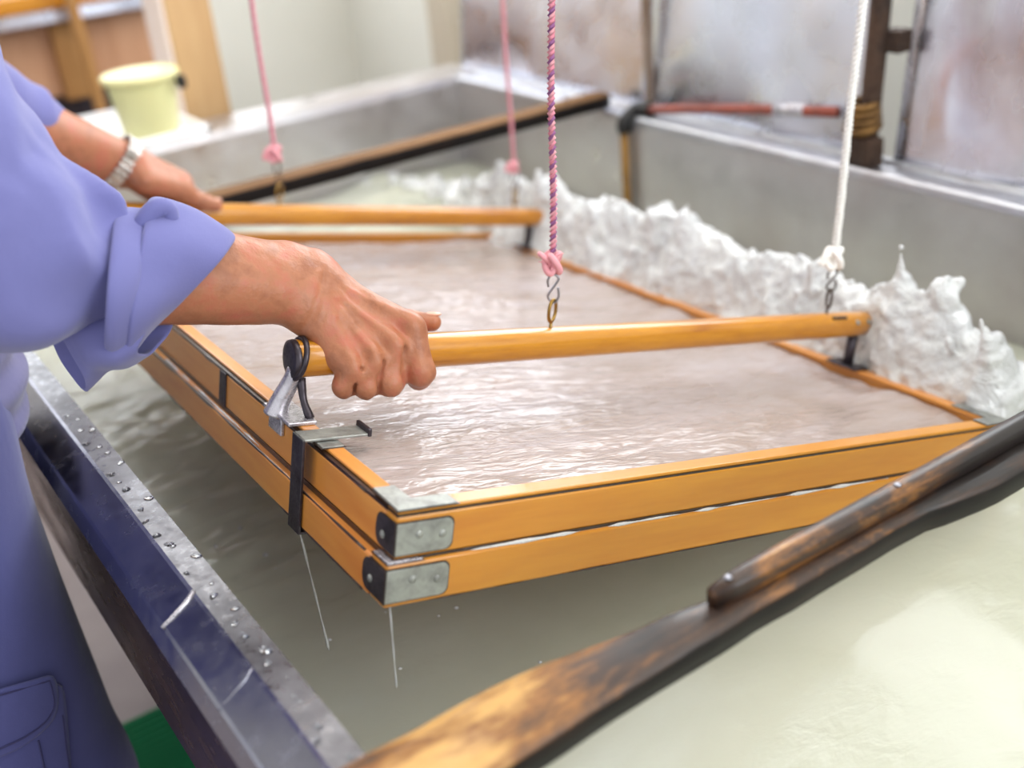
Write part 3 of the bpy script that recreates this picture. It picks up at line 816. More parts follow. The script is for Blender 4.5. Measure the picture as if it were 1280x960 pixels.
# iron clamp strap on the person's side
cl = box('clamp_strap', (-0.0112, 0.140, -0.076), (-0.0088, 0.162, 0.0042), MAT_IRON, mould, 0.0006)
box('clamp_top', (-0.0112, 0.140, 0.002), (0.047, 0.162, 0.0042), MAT_GALV, cl, 0.0006)
box('clamp_lip', (0.0445, 0.139, 0.0015), (0.048, 0.163, 0.0085), MAT_IRON, cl, 0.001)
box('clamp_foot', (-0.0112, 0.140, -0.0765), (0.012, 0.162, -0.0742), MAT_IRON, cl, 0.0006)
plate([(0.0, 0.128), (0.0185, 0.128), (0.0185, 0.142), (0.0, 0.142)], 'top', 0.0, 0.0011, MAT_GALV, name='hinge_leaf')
box('steel_strap', (-0.0016, 0.345, -0.037), (0.0, 0.362, -0.004), MAT_IRON, mould, 0.0005)
box('steel_strap', (-0.0016, 0.845, -0.037), (0.0, 0.862, -0.004), MAT_IRON, mould, 0.0005)

# handle rods
def handle_rod(b, with_screws):
    n = 36; k = 20; a0, a1 = 0.004, 0.708; c0 = 0.05
    V = []
    for i in range(n):
        t = i / (n - 1)
        x = a0 + (a1 - a0) * t
        s = 1.0
        if i == 0: s = 0.86
        if i == n - 1: s = 0.8
        if i == n - 2: x = a1 - 0.003; s = 0.95
        if i == 1: x = a0 + 0.003
        taper = 1.0 - 0.10 * t
        for j in range(k):
            q = 2 * math.pi * j / k
            sq = lambda w: math.copysign(abs(w) ** 0.82, w)
            V.append((x, b + 0.0145 * s * taper * sq(math.cos(q)), c0 + 0.0155 * s * taper * sq(math.sin(q))))
    F = [(i * k + j, i * k + (j + 1) % k, (i + 1) * k + (j + 1) % k, (i + 1) * k + j) for i in range(n - 1) for j in range(k)]
    F += [tuple(reversed(range(k))), tuple((n - 1) * k + j for j in range(k))]
    rod = mesh_from('handle_rod', V, F, MAT_ROD, mould, True)
    # iron ferrule, bracket stem and foot at the person's end
    aa = np.linspace(0, 2 * np.pi, 24, endpoint=False)
    P = np.stack([0.010 + 0.004 * np.sin(aa), b + 0.0155 * np.cos(aa), c0 + 0.0165 * np.sin(aa)], 1)
    tube('ferrule', P, 0.0026, MAT_IRON, rod, 8, closed=True)
    lathe_c = lathe('ferrule', [(0.0125, 0.0), (0.0158, 0.0005), (0.0164, 0.004), (0.0158, 0.0055)], MAT_IRON, rod, 24)
    lathe_c.data.transform(Matrix.Translation((0.0025, b, c0)) @ Matrix.Rotation(math.pi / 2, 4, 'Y'))
    tube('bracket_stem', [(-0.004, b + 0.008, 0.0), (-0.001, b + 0.006, 0.012), (0.006, b + 0.002, 0.03), (0.010, b, 0.040)], [0.0105, 0.0085, 0.0075, 0.0085], MAT_WETMETAL, rod, 14, n=16)
    box('bracket_foot', (-0.006, b - 0.026, 0.0), (0.019, b + 0.03, 0.0036), MAT_WETMETAL, rod, 0.001)
    box('bracket_ear', (-0.0035, b - 0.004, -0.016), (0.0, b + 0.024, 0.003), MAT_WETMETAL, rod, 0.001)
    tube('stem_shade_bar', [(0.016, b - 0.018, 0.003), (0.013, b - 0.010, 0.016), (0.012, b - 0.004, 0.034)], [0.004, 0.003, 0.004], MAT_IRON, rod, 8, n=10)  # dark bar standing in for the shaded side of the stem
    # bracket at the far end
    tube('bracket_stem', [(0.688, b, 0.0), (0.688, b, 0.04)], 0.006, MAT_IRON, rod, 12)
    box('bracket_foot', (0.676, b - 0.022, 0.0), (0.699, b + 0.022, 0.003), MAT_IRON, rod, 0.001)
    if with_screws:
        screws(rod, [(0.677, b - 0.0128, 0.055), (0.696, b - 0.0123, 0.055)], (0, -0.85, 0.5))
    return rod
def screw_eye(rod, a, b, mat, ring_r, ax):
    """eye: shank + ring standing on the rod; ax turns the ring"""
    c = 0.0645
    tube('eye_shank', [(a, b, c - 0.006), (a, b, c + 0.006)], 0.0016, mat, rod, 8)
    t = np.linspace(0, 2 * np.pi, 26, endpoint=False)
    ca, sa = math.cos(ax), math.sin(ax)
    P = np.stack([a + 0.68 * ring_r * np.sin(t) * ca, b + 0.68 * ring_r * np.sin(t) * sa, c + 0.006 + ring_r - ring_r * np.cos(t)], 1)
    return tube('eye_ring', P, 0.0017, mat, rod, 8, closed=True)
BN, BF = 0.208, 0.885
rod_n = handle_rod(BN, True)
rod_f = handle_rod(BF, False)
screw_eye(rod_n, 0.262, BN, MAT_BRASS, 0.0105, 0.5)
screw_eye(rod_n, 0.637, BN, MAT_DARKWIRE, 0.0105, 1.1)
screw_eye(rod_f, 0.262, BF, MAT_BRASS, 0.0115, 0.6)
screw_eye(rod_f, 0.655, BF, MAT_BRASS, 0.0115, 0.6)
box('wear_patch', (0.637, BN - 0.0125, 0.0595), (0.659, BN - 0.008, 0.0625), MAT_RUST, rod_n, 0.001)

# bamboo screen and the pulp water on it
scr = box('bamboo_screen', (0.016, 0.016, -0.039), (LA - 0.016, LB - 0.016, -0.037), MAT_WX, mould)
def screen_z(P):
    Q = P.copy(); 
    c, s = math.cos(0.35), math.sin(0.35)
    Q = np.stack([P[:, 0] * c + P[:, 1] * s, (-P[:, 0] * s + P[:, 1] * c) * 2.8, P[:, 2]], 1)
    z = -0.0135 + 0.0012 * vnoise(Q, 18, 41) + 0.0007 * vnoise(Q, 46, 42)
    e = np.clip((P[:, 0] - 0.5) / 0.17, 0, 1)
    z += e * e * (0.006 + 0.004 * vnoise(P, 24, 43))
    sp = np.exp(-((P[:, 0] - 0.43) / 0.06) ** 2 - ((P[:, 1] - 0.62) / 0.06) ** 2)
    z += sp * (0.003 + 0.005 * vnoise(P, 70, 44))
    return z
sw = grid('pulp_water_sheet', np.arange(0.0165, LA - 0.0155, 0.004), np.arange(0.0165, LB - 0.0155, 0.004), screen_z, MAT_SWATER)
sw.matrix_world = mould.matrix_world.copy()
tag(sw, 'thin pinkish grey sheet of pulp water swirling inside the frame', 'water', kind='stuff')

# ================================================================= ropes
def rope_mesh(name, P, r, mats, pitch, k=18, lobes=3, depth=0.2):
    P = np.asarray(P, float); m = len(P)
    T, N, B = frames_along(P)
    L = np.concatenate([[0], np.cumsum(np.linalg.norm(np.diff(P, axis=0), axis=1))])
    V = []; F = []; mi = []
    for i in range(m):
        tw = 2 * math.pi * L[i] / pitch
        for j in range(k):
            q = 2 * math.pi * j / k
            rr = r * (1 - depth * (0.5 - 0.5 * math.cos(lobes * q)))
            V.append(P[i] + rr * (math.cos(q + tw) * N[i] + math.sin(q + tw) * B[i]))
    for i in range(m - 1):
        for j in range(k):
            F.append((i * k + j, i * k + (j + 1) % k, (i + 1) * k + (j + 1) % k, (i + 1) * k + j))
            mi.append(int(((j + 0.5 + k / (2 * lobes)) % k) / (k / lobes)) % len(mats))
    F += [tuple(reversed(range(k))), tuple((m - 1) * k + j for j in range(k))]; mi += [0, 0]
    me = bpy.data.meshes.new(name); me.from_pydata([tuple(v) for v in V], [], F)
    for q in mats: me.materials.append(q)
    me.update(); me.polygons.foreach_set('material_index', mi)
    return link(name, me, None, None, True)
def hang(label, eye, top_dir, r, mats, knotmat, wire, hooklen, frayed, knot_s=1.0):
    """rope from its knot to the ceiling, S-hook joining it to the eye"""
    eye = np.array(eye); d = np.array(top_dir); d /= np.linalg.norm(d)
    root = tag(empty('rope', tuple(eye)), label, 'rope', 'ropes holding up the mould')
    kb = eye + d * hooklen                                   # bottom of knot
    side = np.cross(d, FWD); side /= np.linalg.norm(side)
    h = hooklen; w = 0.0048
    S = [eye - side * w * 0.9 + d * (h * 0.55), eye - side * w + d * (h * 0.2), eye - side * 0.2 * w - d * 0.001, eye + side * w + d * (h * 0.16), eye + side * w * 0.75 + d * (h * 0.35),
         eye - side * w * 0.65 + d * (h * 0.72), eye - side * w + d * (h * 0.9), eye + d * (h * 1.06), eye + side * w + d * (h * 0.86), eye + side * w * 0.95 + d * (h * 0.58)]
    sub(root, tube('hook', S, 0.0011, wire, None, 8, n=60))
    # knot
    K = []
    f2 = np.cross(side, d)
    for t in np.linspace(0, 2 * math.pi, 70):
        rr = (0.0052 + 0.0022 * math.cos(3 * t)) * knot_s
        K.append(kb + d * (0.012 + 0.0085 * math.sin(3 * t)) * knot_s + side * rr * math.cos(2 * t) + f2 * rr * math.sin(2 * t))
    V, F = tube_vf(np.array(K)[:-1], 0.0032 * knot_s, 8, False, True)
    sub(root, mesh_from('knot', V, F, knotmat, None, True))
    tail = [kb + d * 0.012, kb + d * 0.018 * knot_s + side * 0.007 * knot_s - f2 * 0.004, kb + d * (0.024 if frayed else 0.006) * knot_s + side * 0.0135 * knot_s - f2 * 0.005]
    sub(root, tube('rope_tail', tail, [0.003, 0.0028, 0.0018] if frayed else [0.0036, 0.0042, 0.004], knotmat, None, 8, n=10))
    if frayed:
        for k in range(7):
            a = rng.uniform(0, 6.28)
            dirv = side * math.cos(a) + f2 * math.sin(a) + d * rng.uniform(-0.6, 0.8)
            s0 = kb + d * rng.uniform(0.004, 0.02)
            sub(root, tube('frayed_thread', [s0, s0 + dirv * 0.006, s0 + dirv * 0.011 + side * rng.uniform(-.003, .003)], 0.0005, knotmat, None, 5, n=6))
    n = 420
    P = kb + d * 0.02 * knot_s + np.linspace(0, 1, n)[:, None] * d[None] * ((2.699 - kb[2]) / d[2])
    P[:, 0] += 0.0008 * np.sin(np.linspace(0, 60, n))
    sub(root, rope_mesh('cord', P, r, mats, r * 3.2, 18))
    return root
def eye_at(a, b): return fw(a, b, 0.0645 + 0.006 + 0.019)
hang('pink and plum braided rope with frayed pink knot above the near rod', eye_at(0.262, BN), (0.06, 0.0, 0.70), 0.0041, (R_PINK, R_PLUM, R_PALE), R_PALE, MAT_WIRE, 0.026, True)
hang('clean white twisted rope tied above the right end of the near rod', eye_at(0.637, BN), (0.075, 0.0, 0.70), 0.0052, (R_WHITE,), R_WHITE, MAT_DARKWIRE, 0.024, False, 1.15)
hang('pink rope with dark hook above the far rod beside the left hand', eye_at(0.262, BF), (0.025, 0.0, 0.75), 0.0042, (R_PINK, R_PALE, R_PINK), R_PALE, MAT_DARKWIRE, 0.034, False, 1.1)
hang('blurred pale pink rope at the right end of the far rod', eye_at(0.655, BF), (0.02, 0.0, 0.75), 0.0042, (R_PALE, R_PINK, R_PALE), R_PALE, MAT_DARKWIRE, 0.03, False, 0.9)
#PART2
# ================================================================= the splash thrown up along the far rail
pn = np.cross(FV, [0, 0, 1.0]); pn /= np.linalg.norm(pn)
def on_splash_plane(px, py, off=0.0):
    d = at(px, py, 1.0) - CAM
    o = fw(0.728 + off, 0, 0)
    return CAM + d * (((o - CAM) @ pn) / (d @ pn))
CREST = [(470, 236), (500, 236), (530, 230), (560, 225), (580, 227), (600, 228), (622, 218), (636, 213), (650, 226), (672, 213), (683, 226), (700, 250), (722, 260), (742, 255), (765, 258), (790, 274), (806, 268), (822, 267),
         (840, 276), (853, 264), (862, 282), (876, 290), (900, 296), (918, 305), (940, 322), (958, 315), (972, 312), (990, 330), (1010, 331),
         (1035, 346), (1060, 354), (1086, 368), (1106, 362), (1124, 348), (1142, 367), (1160, 363), (1176, 358), (1188, 388), (1203, 420), (1222, 430),
         (1239, 420), (1253, 448), (1258, 486)]
CT = np.array([on_splash_plane(x, y) for x, y in CREST])
so = fw(0.728, 0, 0); so[2] = 0.0
FVh = np.array([FV[0], FV[1], 0.0]); FVh /= np.linalg.norm(FVh)
cv = (CT - so) @ FVh; order = np.argsort(cv); cv = cv[order]; cz = CT[order, 2]
def wall_of_water(P, v, w, scale, shift, seed, thick):
    H = np.interp(v + shift + 0.002 * vnoise(P, 60, seed), cv, cz)
    H = ZW + (H - ZW) * scale
    t = np.clip((P[:, 2] - ZW) / np.maximum(H - ZW, 0.02), 0, 1)
    th = thick * (1 - t) ** 0.8 + 0.0065
    bend = 0.018 * t * t + 0.012 * vnoise(P * np.array([1, 1, 0.4]), 16, seed + 1)
    return smax(np.abs(w - bend) - th, (P[:, 2] - H) * 0.6, 0.008)
def splash_f(P):
    q = P - so
    v = q @ FVh; w = q @ pn
    d = wall_of_water(P, v, w, 1.0, 0.0, 101, 0.036)
    d = smin(d, wall_of_water(P, v, w - 0.022 * NSIDE, 0.72, 0.031, 111, 0.03), 0.012)
    d = smin(d, wall_of_water(P, v, w + 0.02 * NSIDE, 0.5, -0.04, 121, 0.03), 0.012)
    d = smax(d, (cv[0] - 0.012) - v, 0.02); d = smax(d, v - cv[-1] - 0.01, 0.03)
    T = on_splash_plane(1127, 309, 0.004); S = on_splash_plane(1124, 352, 0.004)
    d = smin(d, cone(P, S, T + (S - T) * 0.12, 0.0046, 0.0016), 0.008)
    d = smin(d, sph(P, T, 0.0046), 0.002)
    d = smin(d, sph(P, on_splash_plane(1174, 362, 0.006), 0.0115), 0.01)
    for (x, y) in ((855, 268), (824, 270), (958, 318), (640, 217), (674, 217), (1240, 426), (765, 262)):
        A_ = on_splash_plane(x, y, 0.004); B_ = A_ - np.array([0, 0, 0.05])
        d = smin(d, cone(P, B_, A_, 0.016, 0.0062), 0.012)
    for a, b in JETS:
        m = (np.abs(P - 0.5 * (a + b)) < 0.05).all(1)
        if m.any(): d[m] = smin(d[m], cone(P[m], a, b, 0.0085, 0.003), 0.009)
    n = 0.0105 * vnoise(P * np.array([1, 1, 0.7]), 30, 51) + 0.0058 * vnoise(P, 74, 52) + 0.003 * vnoise(P, 150, 53)
    top = np.clip((P[:, 2] - ZW - 0.03) / 0.06, 0, 1)
    return (d + n * (1 - 0.45 * top)) * 0.7
rs = np.random.default_rng(5)
JETS = []
for _ in range(75):
    v_ = rs.uniform(cv[0], cv[-1]); H_ = np.interp(v_, cv, cz); f_ = rs.uniform(0.45, 1.0)
    b_ = so + FVh * v_ + pn * rs.uniform(-0.04, 0.04) * (1.2 - f_); b_[2] = ZW + (H_ - ZW) * f_ - 0.012
    JETS.append((b_, b_ + np.array([0, 0, rs.uniform(0.022, 0.042)]) + pn * rs.uniform(-0.012, 0.02) + FVh * rs.uniform(-0.012, 0.012)))
NSIDE = 1.0 if pn @ FU > 0 else -1.0
V, Q = sdf_mesh(splash_f, CT.min(0) * [1, 1, 0] + [-0.09, -0.04, ZW - 0.03], CT.max(0) + [0.09, 0.05, 0.06], 0.0024)
spl = quads_mesh('water_splash', V, Q, MAT_SPLASH, None, True)
tag(spl, 'white splash of pulp water rising along the far rail of the frame', 'splash')

# drips, beads and bubbles
def drip(p0, p1, r, label):
    p0 = np.array(p0); p1 = np.array(p1)
    n = 26; P = p0 + np.linspace(0, 1, n)[:, None] * (p1 - p0)
    rr = r * (0.45 + 0.55 * np.abs(np.sin(np.linspace(0, 9, n)))); rr[-3:] = r * 1.3; rr[-1] = r * 0.4
    V, F = tube_vf(P, rr, 8)
    return tag(mesh_from('water_drip', V, F, MAT_SPLASH, None, True), label, 'drip')
a = fw(-0.008, 0.145, -0.0745)
drip(a, (a[0] + 0.006, a[1] + 0.006, ZW + 0.045), 0.0011, 'thin trickle of water falling from the clamp strap')
a = fw(0.0, 0.0, -0.073)
drip(a, (a[0] - 0.004, a[1] + 0.004, a[2] - 0.075), 0.0007, 'thin trickle of water falling from the near frame corner')
def bead_mesh(seed, r, flat):
    bm = bmesh.new(); bmesh.ops.create_icosphere(bm, subdivisions=2, radius=r)
    s = random.Random(seed); ph = [s.uniform(0, 6.28) for _ in range(3)]
    for v in bm.verts:
        a = math.atan2(v.co.y, v.co.x)
        k = 1 + 0.22 * math.sin(2 * a + ph[0]) + 0.14 * math.sin(3 * a + ph[1])
        v.co.x *= k; v.co.y *= k; v.co.z = max(v.co.z, -0.15 * r) * flat
    me = bpy.data.meshes.new('water_bead_drop'); bm.to_mesh(me); bm.free()
    me.materials.append(MAT_CLEAR)
    me.polygons.foreach_set('use_smooth', np.ones(len(me.polygons), dtype=bool))
    return me
beads = [bead_mesh(k, 0.0034, 0.42) for k in range(4)]
rb = random.Random(12)
for k in range(34):
    o = bpy.data.objects.new('water_drop', beads[k % 4]); COL.objects.link(o)
    y = 0.47 + 0.66 * (k + rb.uniform(-.4, .4)) / 34
    o.location = (XR + 0.003 + rb.random() * 0.016, y, ZR + 0.0005)
    s = rb.uniform(0.45, 1.15); o.scale = (s, s * rb.uniform(0.8, 1.5), s * 0.9); o.rotation_euler = (0, 0, rb.uniform(0, 6.28))
    tag(o, 'clear drop of water beaded on the wet top of the near steel rim', 'water drop', 'water drops on the near rim')
bub = bead_mesh(9, 0.0024, 1.0); bub.materials[0] = MAT_SPLASH
for (x, y) in ((214, 612), (234, 614), (276, 668), (270, 684), (300, 660), (345, 712), (332, 694), (482, 766), (466, 826), (412, 800), (500, 836), (548, 770), (570, 760), (675, 828), (620, 690), (480, 938)):
    o = bpy.data.objects.new('bubble', bub); COL.objects.link(o)
    p = atz(x, y, ZW + 0.0005); o.location = tuple(p); s = rb.uniform(0.5, 1.1); o.scale = (s, s, s)
    tag(o, 'tiny bubble floating on the milky water below the near frame corner', 'bubble', 'bubbles on the vat water')

# ================================================================= the person
person = tag(empty('person', (0.0, 1.15, 0.0)), 'person in lavender work clothes leaning over the vat holding both rods', 'person')
def pp_(o): return sub(person, o)
RS, LS = np.array([0.07, 0.96, 1.29]), np.array([0.09, 1.35, 1.29])
RE, RWp = at(5, 322, 0.845), at(384, 356, 0.972)
LE, LWp = at(-6, 146, 1.385), at(150, 203, 1.50)
N_R = -0.72 * FWD + 0.69 * UP                                # outward from the back of the right hand

def px(*a): return at(*a)
IC, PC = px(400, 350, 0.985), px(392, 384, 0.968)            # carpal ends of the index and little finger side
R_MCP = [px(514, 412, 0.990), px(493, 435, 0.978), px(469, 452, 0.968), px(443, 463, 0.961)]
R_PIP = [px(526, 464, 0.990), px(488, 478, 0.979), px(459, 483, 0.970), px(431, 482, 0.966)]
R_DIP = [px(524, 472, 1.018), px(490, 478, 1.004), px(463, 481, 0.994), px(437, 481, 0.987)]
R_TIP = [px(516, 452, 1.046), px(488, 458, 1.033), px(464, 462, 1.022), px(441, 465, 1.010)]
R_RAD = [(0.0126, 0.0124, 0.0105, 0.008), (0.0122, 0.0122, 0.0105, 0.008), (0.0114, 0.0104, 0.0098, 0.0076), (0.0106, 0.0096, 0.0086, 0.007)]
R_TH = [px(420, 375, 1.0), px(462, 392, 1.035), px(508, 402, 1.052), px(540, 403, 1.052)]
VEINS = []
def right_arm(P):
    # forearm: two bones in soft flesh
    fa = cone(P, RE + UP * 0.004, px(382, 341, 0.980), 0.042, 0.0215)
    fb = cone(P, RE - UP * 0.006, px(376, 373, 0.966), 0.042, 0.0215)
    d = smin(fa, fb, 0.03)
    d = smin(d, cone(P, RS, RE, 0.055, 0.045), 0.03)
    d = smin(d, sph(P, px(381, 391, 0.960), 0.0115), 0.012)                  # head of the ulna
    d = smin(d, sph(P, px(352, 322, 0.972), 0.010), 0.014)
    # palm
    h = None
    for i in range(4):
        c = IC + (PC - IC) * (i / 3)
        e = cone(P, c, R_MCP[i], 0.0135 - 0.0004 * i, R_RAD[i][0])
        h = e if h is None else smin(h, e, 0.008)
    h = smin(h, cone(P, px(396, 398, 0.970), px(418, 440, 0.968), 0.016, 0.0135), 0.014)    # little finger side of the palm
    h = smin(h, cone(P, px(402, 366, 0.992), px(470, 420, 1.0), 0.016, 0.014), 0.014)       # thickness of the palm
    h = smin(h, chain(P, R_TH[:2], (0.016, 0.0135), 0.01), 0.016)
    d = smin(d, h, 0.022)
    # fingers, kept apart by small creases
    for i in range(4):
        r = R_RAD[i]
        f = chain(P, [R_MCP[i], R_PIP[i], R_DIP[i], R_TIP[i]], r, 0.004)
        d = smin(d, f, 0.0055)
    t = chain(P, R_TH, (0.0145, 0.0125, 0.0105, 0.0085), 0.005)
    d = smin(d, t, 0.005)
    # relief: knuckles, tendons, veins and the crease where the wrist bends
    for i in range(4):
        d = d - 0.0028 * np.exp(-(np.linalg.norm(P - R_MCP[i] - N_R * 0.011, axis=1) / 0.0085) ** 2)
        d = d - 0.0012 * np.exp(-(np.linalg.norm(P - R_PIP[i] - (R_PIP[i] - R_DIP[i]) * 0.4, axis=1) / 0.008) ** 2)
        if i < 3:
            m_ = 0.5 * (R_MCP[i] + R_MCP[i + 1]) + N_R * 0.012
            d = d + 0.0026 * np.exp(-(np.linalg.norm(P - m_, axis=1) / 0.0065) ** 2)
    for i in range(3):
        a_, b_ = R_MCP[i], R_MCP[i + 1]; c_, e_ = R_PIP[i], R_PIP[i + 1]
        w0 = 0.5 * (a_ + b_); w1_ = 0.5 * (c_ + e_)
        out = N_R * 0.006 - FWD * 0.006
        d = d + ridge(P, [w0 + 0.42 * (w1_ - w0) + out, w1_ + out * 0.9, w1_ + (w1_ - w0) * 0.45 + out * 0.3], 0.0034, (0.0062, 0.0048, 0.0042)[i])
        d = d + ridge(P, [w0 + 0.05 * (w1_ - w0) + out * 1.3, w0 + 0.42 * (w1_ - w0) + out], 0.005, 0.002)
    tc = px(404, 360, 0.958)
    for i in range(4):
        m0 = 0.55 * (IC + (PC - IC) * (i / 3) + N_R * 0.0125) + 0.45 * tc
        d = d - ridge(P, [m0, 0.5 * (m0 + R_MCP[i] + N_R * 0.0125) + N_R * 0.001, R_MCP[i] + N_R * 0.0125], 0.0032, (0.0015, 0.0026, 0.0020, 0.0013)[i])
    for v in VEINS:
        d = d - ridge(P, v, 0.0026, 0.0015)
    d = d + ridge(P, [px(403, 338, 0.962), px(403, 354, 0.953), px(400, 372, 0.946), px(393, 390, 0.945), px(384, 405, 0.947), px(372, 416, 0.952)], 0.0034, 0.0022)
    d = d + ridge(P, [px(396, 412, 0.951), px(404, 398, 0.948), px(408, 382, 0.950)], 0.002, 0.0007)
    d = d - 0.002 * np.exp(-(np.linalg.norm(P - px(366, 318, 0.965), axis=1) / 0.012) ** 2)
    return d + 0.0004 * vnoise(P, 120, 61) + 0.0007 * vnoise(P, 45, 62)
def ridge(P, pts, r, amp):
    dd = None
    for i in range(len(pts) - 1):
        a, b = pts[i], pts[i + 1]; ba = b - a
        t = np.clip(((P - a) @ ba) / (ba @ ba), 0, 1)
        e = np.linalg.norm(P - a - t[:, None] * ba, axis=1)
        dd = e if dd is None else np.minimum(dd, e)
    return amp * np.exp(-(dd / r) ** 2)
def vein(pts): VEINS.append([px(*p) for p in pts])
vein([(300, 330, .925), (330, 327, .94), (352, 338, .95), (380, 335, .956)])
vein([(425, 372, .957), (452, 392, .956), (470, 418, .953), (488, 426, .957)])
vein([(420, 395, .951), (440, 410, .948), (452, 435, .945), (470, 446, .949)])
vein([(440, 365, .966), (470, 385, .965), (495, 395, .968)])
def bounds(pts, m):
    pts = np.array(pts); return pts.min(0) - m, pts.max(0) + m
meshes = []
lo, hi = bounds([RE, RWp, *R_MCP, *R_PIP, *R_TIP, *R_TH], 0.05)
meshes.append(sdf_mesh(right_arm, lo, hi, 0.0017))

# left arm
N_L = 0.55 * FWD + 0.75 * UP - 0.2 * RIGHT
LTH = [px(182, 226, 1.495), px(229, 238, 1.532), px(254, 253, 1.548), px(271, 257, 1.556)]
L_MCP = [px(229, 228, 1.565), px(222, 236, 1.588), px(212, 243, 1.605), px(202, 250, 1.615)]
L_PIP = [px(246, 262, 1.612), px(232, 268, 1.622), px(218, 270, 1.628), px(204, 272, 1.63)]
L_DIP = [px(246, 284, 1.585), px(230, 287, 1.592), px(214, 288, 1.596), px(200, 288, 1.6)]
L_TIP = [px(244, 284, 1.56), px(228, 286, 1.565), px(212, 287, 1.57), px(198, 287, 1.575)]
def left_arm(P):
    fa = cone(P, LE, px(152, 196, 1.50), 0.042, 0.0205)
    fb = cone(P, LE - UP * 0.01, px(144, 214, 1.505), 0.042, 0.0205)
    d = smin(fa, fb, 0.03)
    d = smin(d, cone(P, LS, LE, 0.055, 0.045), 0.03)
    h = None
    c0, c1 = px(168, 207, 1.515), px(164, 222, 1.54)
    for i in range(4):
        c = c0 + (c1 - c0) * i / 3
        e = cone(P, c, L_MCP[i], 0.0155, 0.0125)
        h = e if h is None else smin(h, e, 0.01)
    h = smin(h, cone(P, px(176, 218, 1.50), px(222, 234, 1.535), 0.018, 0.013), 0.015)
    h = smin(h, cone(P, px(172, 205, 1.505), px(228, 226, 1.545), 0.017, 0.0125), 0.015)
    d = smin(d, h, 0.022)
    for i in range(4):
        d = smin(d, chain(P, [L_MCP[i], L_PIP[i], L_DIP[i], L_TIP[i]], (0.0115, 0.0105, 0.009, 0.008), 0.003), 0.0035)
    t = chain(P, LTH, (0.0165, 0.0132, 0.0105, 0.0085), 0.006)
    t = smin(t, sph(P, LTH[1] + UP * 0.003, 0.0125), 0.005)
    d = smin(d, t, 0.009)
    td = cone(P, px(80, 186, 1.432), px(128, 203, 1.472), 0.003, 0.003)
    d = smin(d, td, 0.008)
    return d + 0.0006 * vnoise(P, 45, 63)
lo, hi = bounds([LE, LWp, *L_MCP, *L_PIP, *L_DIP, *L_TIP, *LTH], 0.05)
meshes.append(sdf_mesh(left_arm, lo, hi, 0.0022))

# trunk, legs, neck and head (mostly inside the clothes or above the picture)
HEAD = np.array([0.215, 1.155, 1.505])
hf = np.array([0.80, 0.0, -0.60]); hs = np.array([0, 1.0, 0]); hu = np.cross(hf, hs); hu /= np.linalg.norm(hu)
HR = np.stack([hf, hs, hu], 1)
def hp_(f, s, u): return HEAD + hf * f + hs * s + hu * u
SY = np.array([1, 1 / 1.45, 1])
def trunk(P, grow=0.0):
    q = P * SY
    pts = [np.array(p) * SY for p in ((0.0, 1.15, 0.86), (0.02, 1.15, 1.0), (0.06, 1.15, 1.16), (0.075, 1.15, 1.265))]
    d = chain(q, pts, [0.102 + grow, 0.095 + grow, 0.108 + grow, 0.085 + grow], 0.05)
    return d
HIPR, KNR, ANR = np.array([0.0, 1.045, 0.84]), np.array([0.025, 1.0, 0.46]), np.array([-0.02, 0.99, 0.09])
HIPL, KNL, ANL = np.array([0.0, 1.255, 0.84]), np.array([0.0, 1.29, 0.46]), np.array([-0.05, 1.31, 0.09])
def body_core(P):
    d = trunk(P)
    for hip, kn, an in ((HIPR, KNR, ANR), (HIPL, KNL, ANL)):
        d = smin(d, chain(P, [hip, kn, an], (0.082, 0.054, 0.038), 0.02), 0.05)
        d = smin(d, cone(P, an - [0, 0, 0.05], an + [0.13, 0, -0.06], 0.03, 0.022), 0.02)
    for s in (RS, LS): d = smin(d, cone(P, np.array([0.08, 1.15, 1.28]), s, 0.07, 0.055), 0.05)
    d = smin(d, cone(P, (0.09, 1.155, 1.3), hp_(-0.02, 0, -0.06), 0.056, 0.052), 0.03)
    # head and face
    h = ell(P, hp_(-0.01, 0, 0.03), (0.098, 0.076, 0.098), HR)
    h = smin(h, ell(P, hp_(0.03, 0, -0.045), (0.062, 0.06, 0.075), HR), 0.03)
    h = smin(h, cone(P, hp_(0.088, 0, 0.012), hp_(0.108, 0, -0.03), 0.009, 0.0125), 0.012)
    h = smin(h, cone(P, hp_(0.078, -0.035, 0.026), hp_(0.078, 0.035, 0.026), 0.011, 0.011), 0.015)
    for s in (-1, 1):
        h = smax(h, -sph(P, hp_(0.09, s * 0.032, 0.006), 0.011), 0.012)
        h = smin(h, ell(P, hp_(-0.01, s * 0.078, -0.005), (0.018, 0.008, 0.03), HR), 0.006)
        h = smin(h, cone(P, hp_(0.083, -0.02, -0.06), hp_(0.083, 0.02, -0.06), 0.007, 0.007), 0.006)
    h = smax(h, -cone(P, hp_(0.094, -0.022, -0.06), hp_(0.094, 0.022, -0.06), 0.0022, 0.0022), 0.003)
    return smin(d, h, 0.02)
meshes.append(sdf_mesh(body_core, (-0.2, 0.8, -0.02), (0.42, 1.5, 1.68), 0.006))
off = 0; VV = []; QQ = []
for v, q in meshes: VV.append(v); QQ.append(q + off); off += len(v)
body = pp_(quads_mesh('body', np.vstack(VV), np.vstack(QQ), MAT_SKIN, None, True))
sub(person, sdf_obj('hair', lambda P: smax(ell(P, hp_(-0.018, 0, 0.042), (0.108, 0.085, 0.102), HR), -(sph(P, hp_(0.13, 0, -0.05), 0.115)), 0.02) + 0.002 * vnoise(P, 90, 71), HEAD - 0.15, HEAD + 0.17, 0.005, MAT_HAIR))
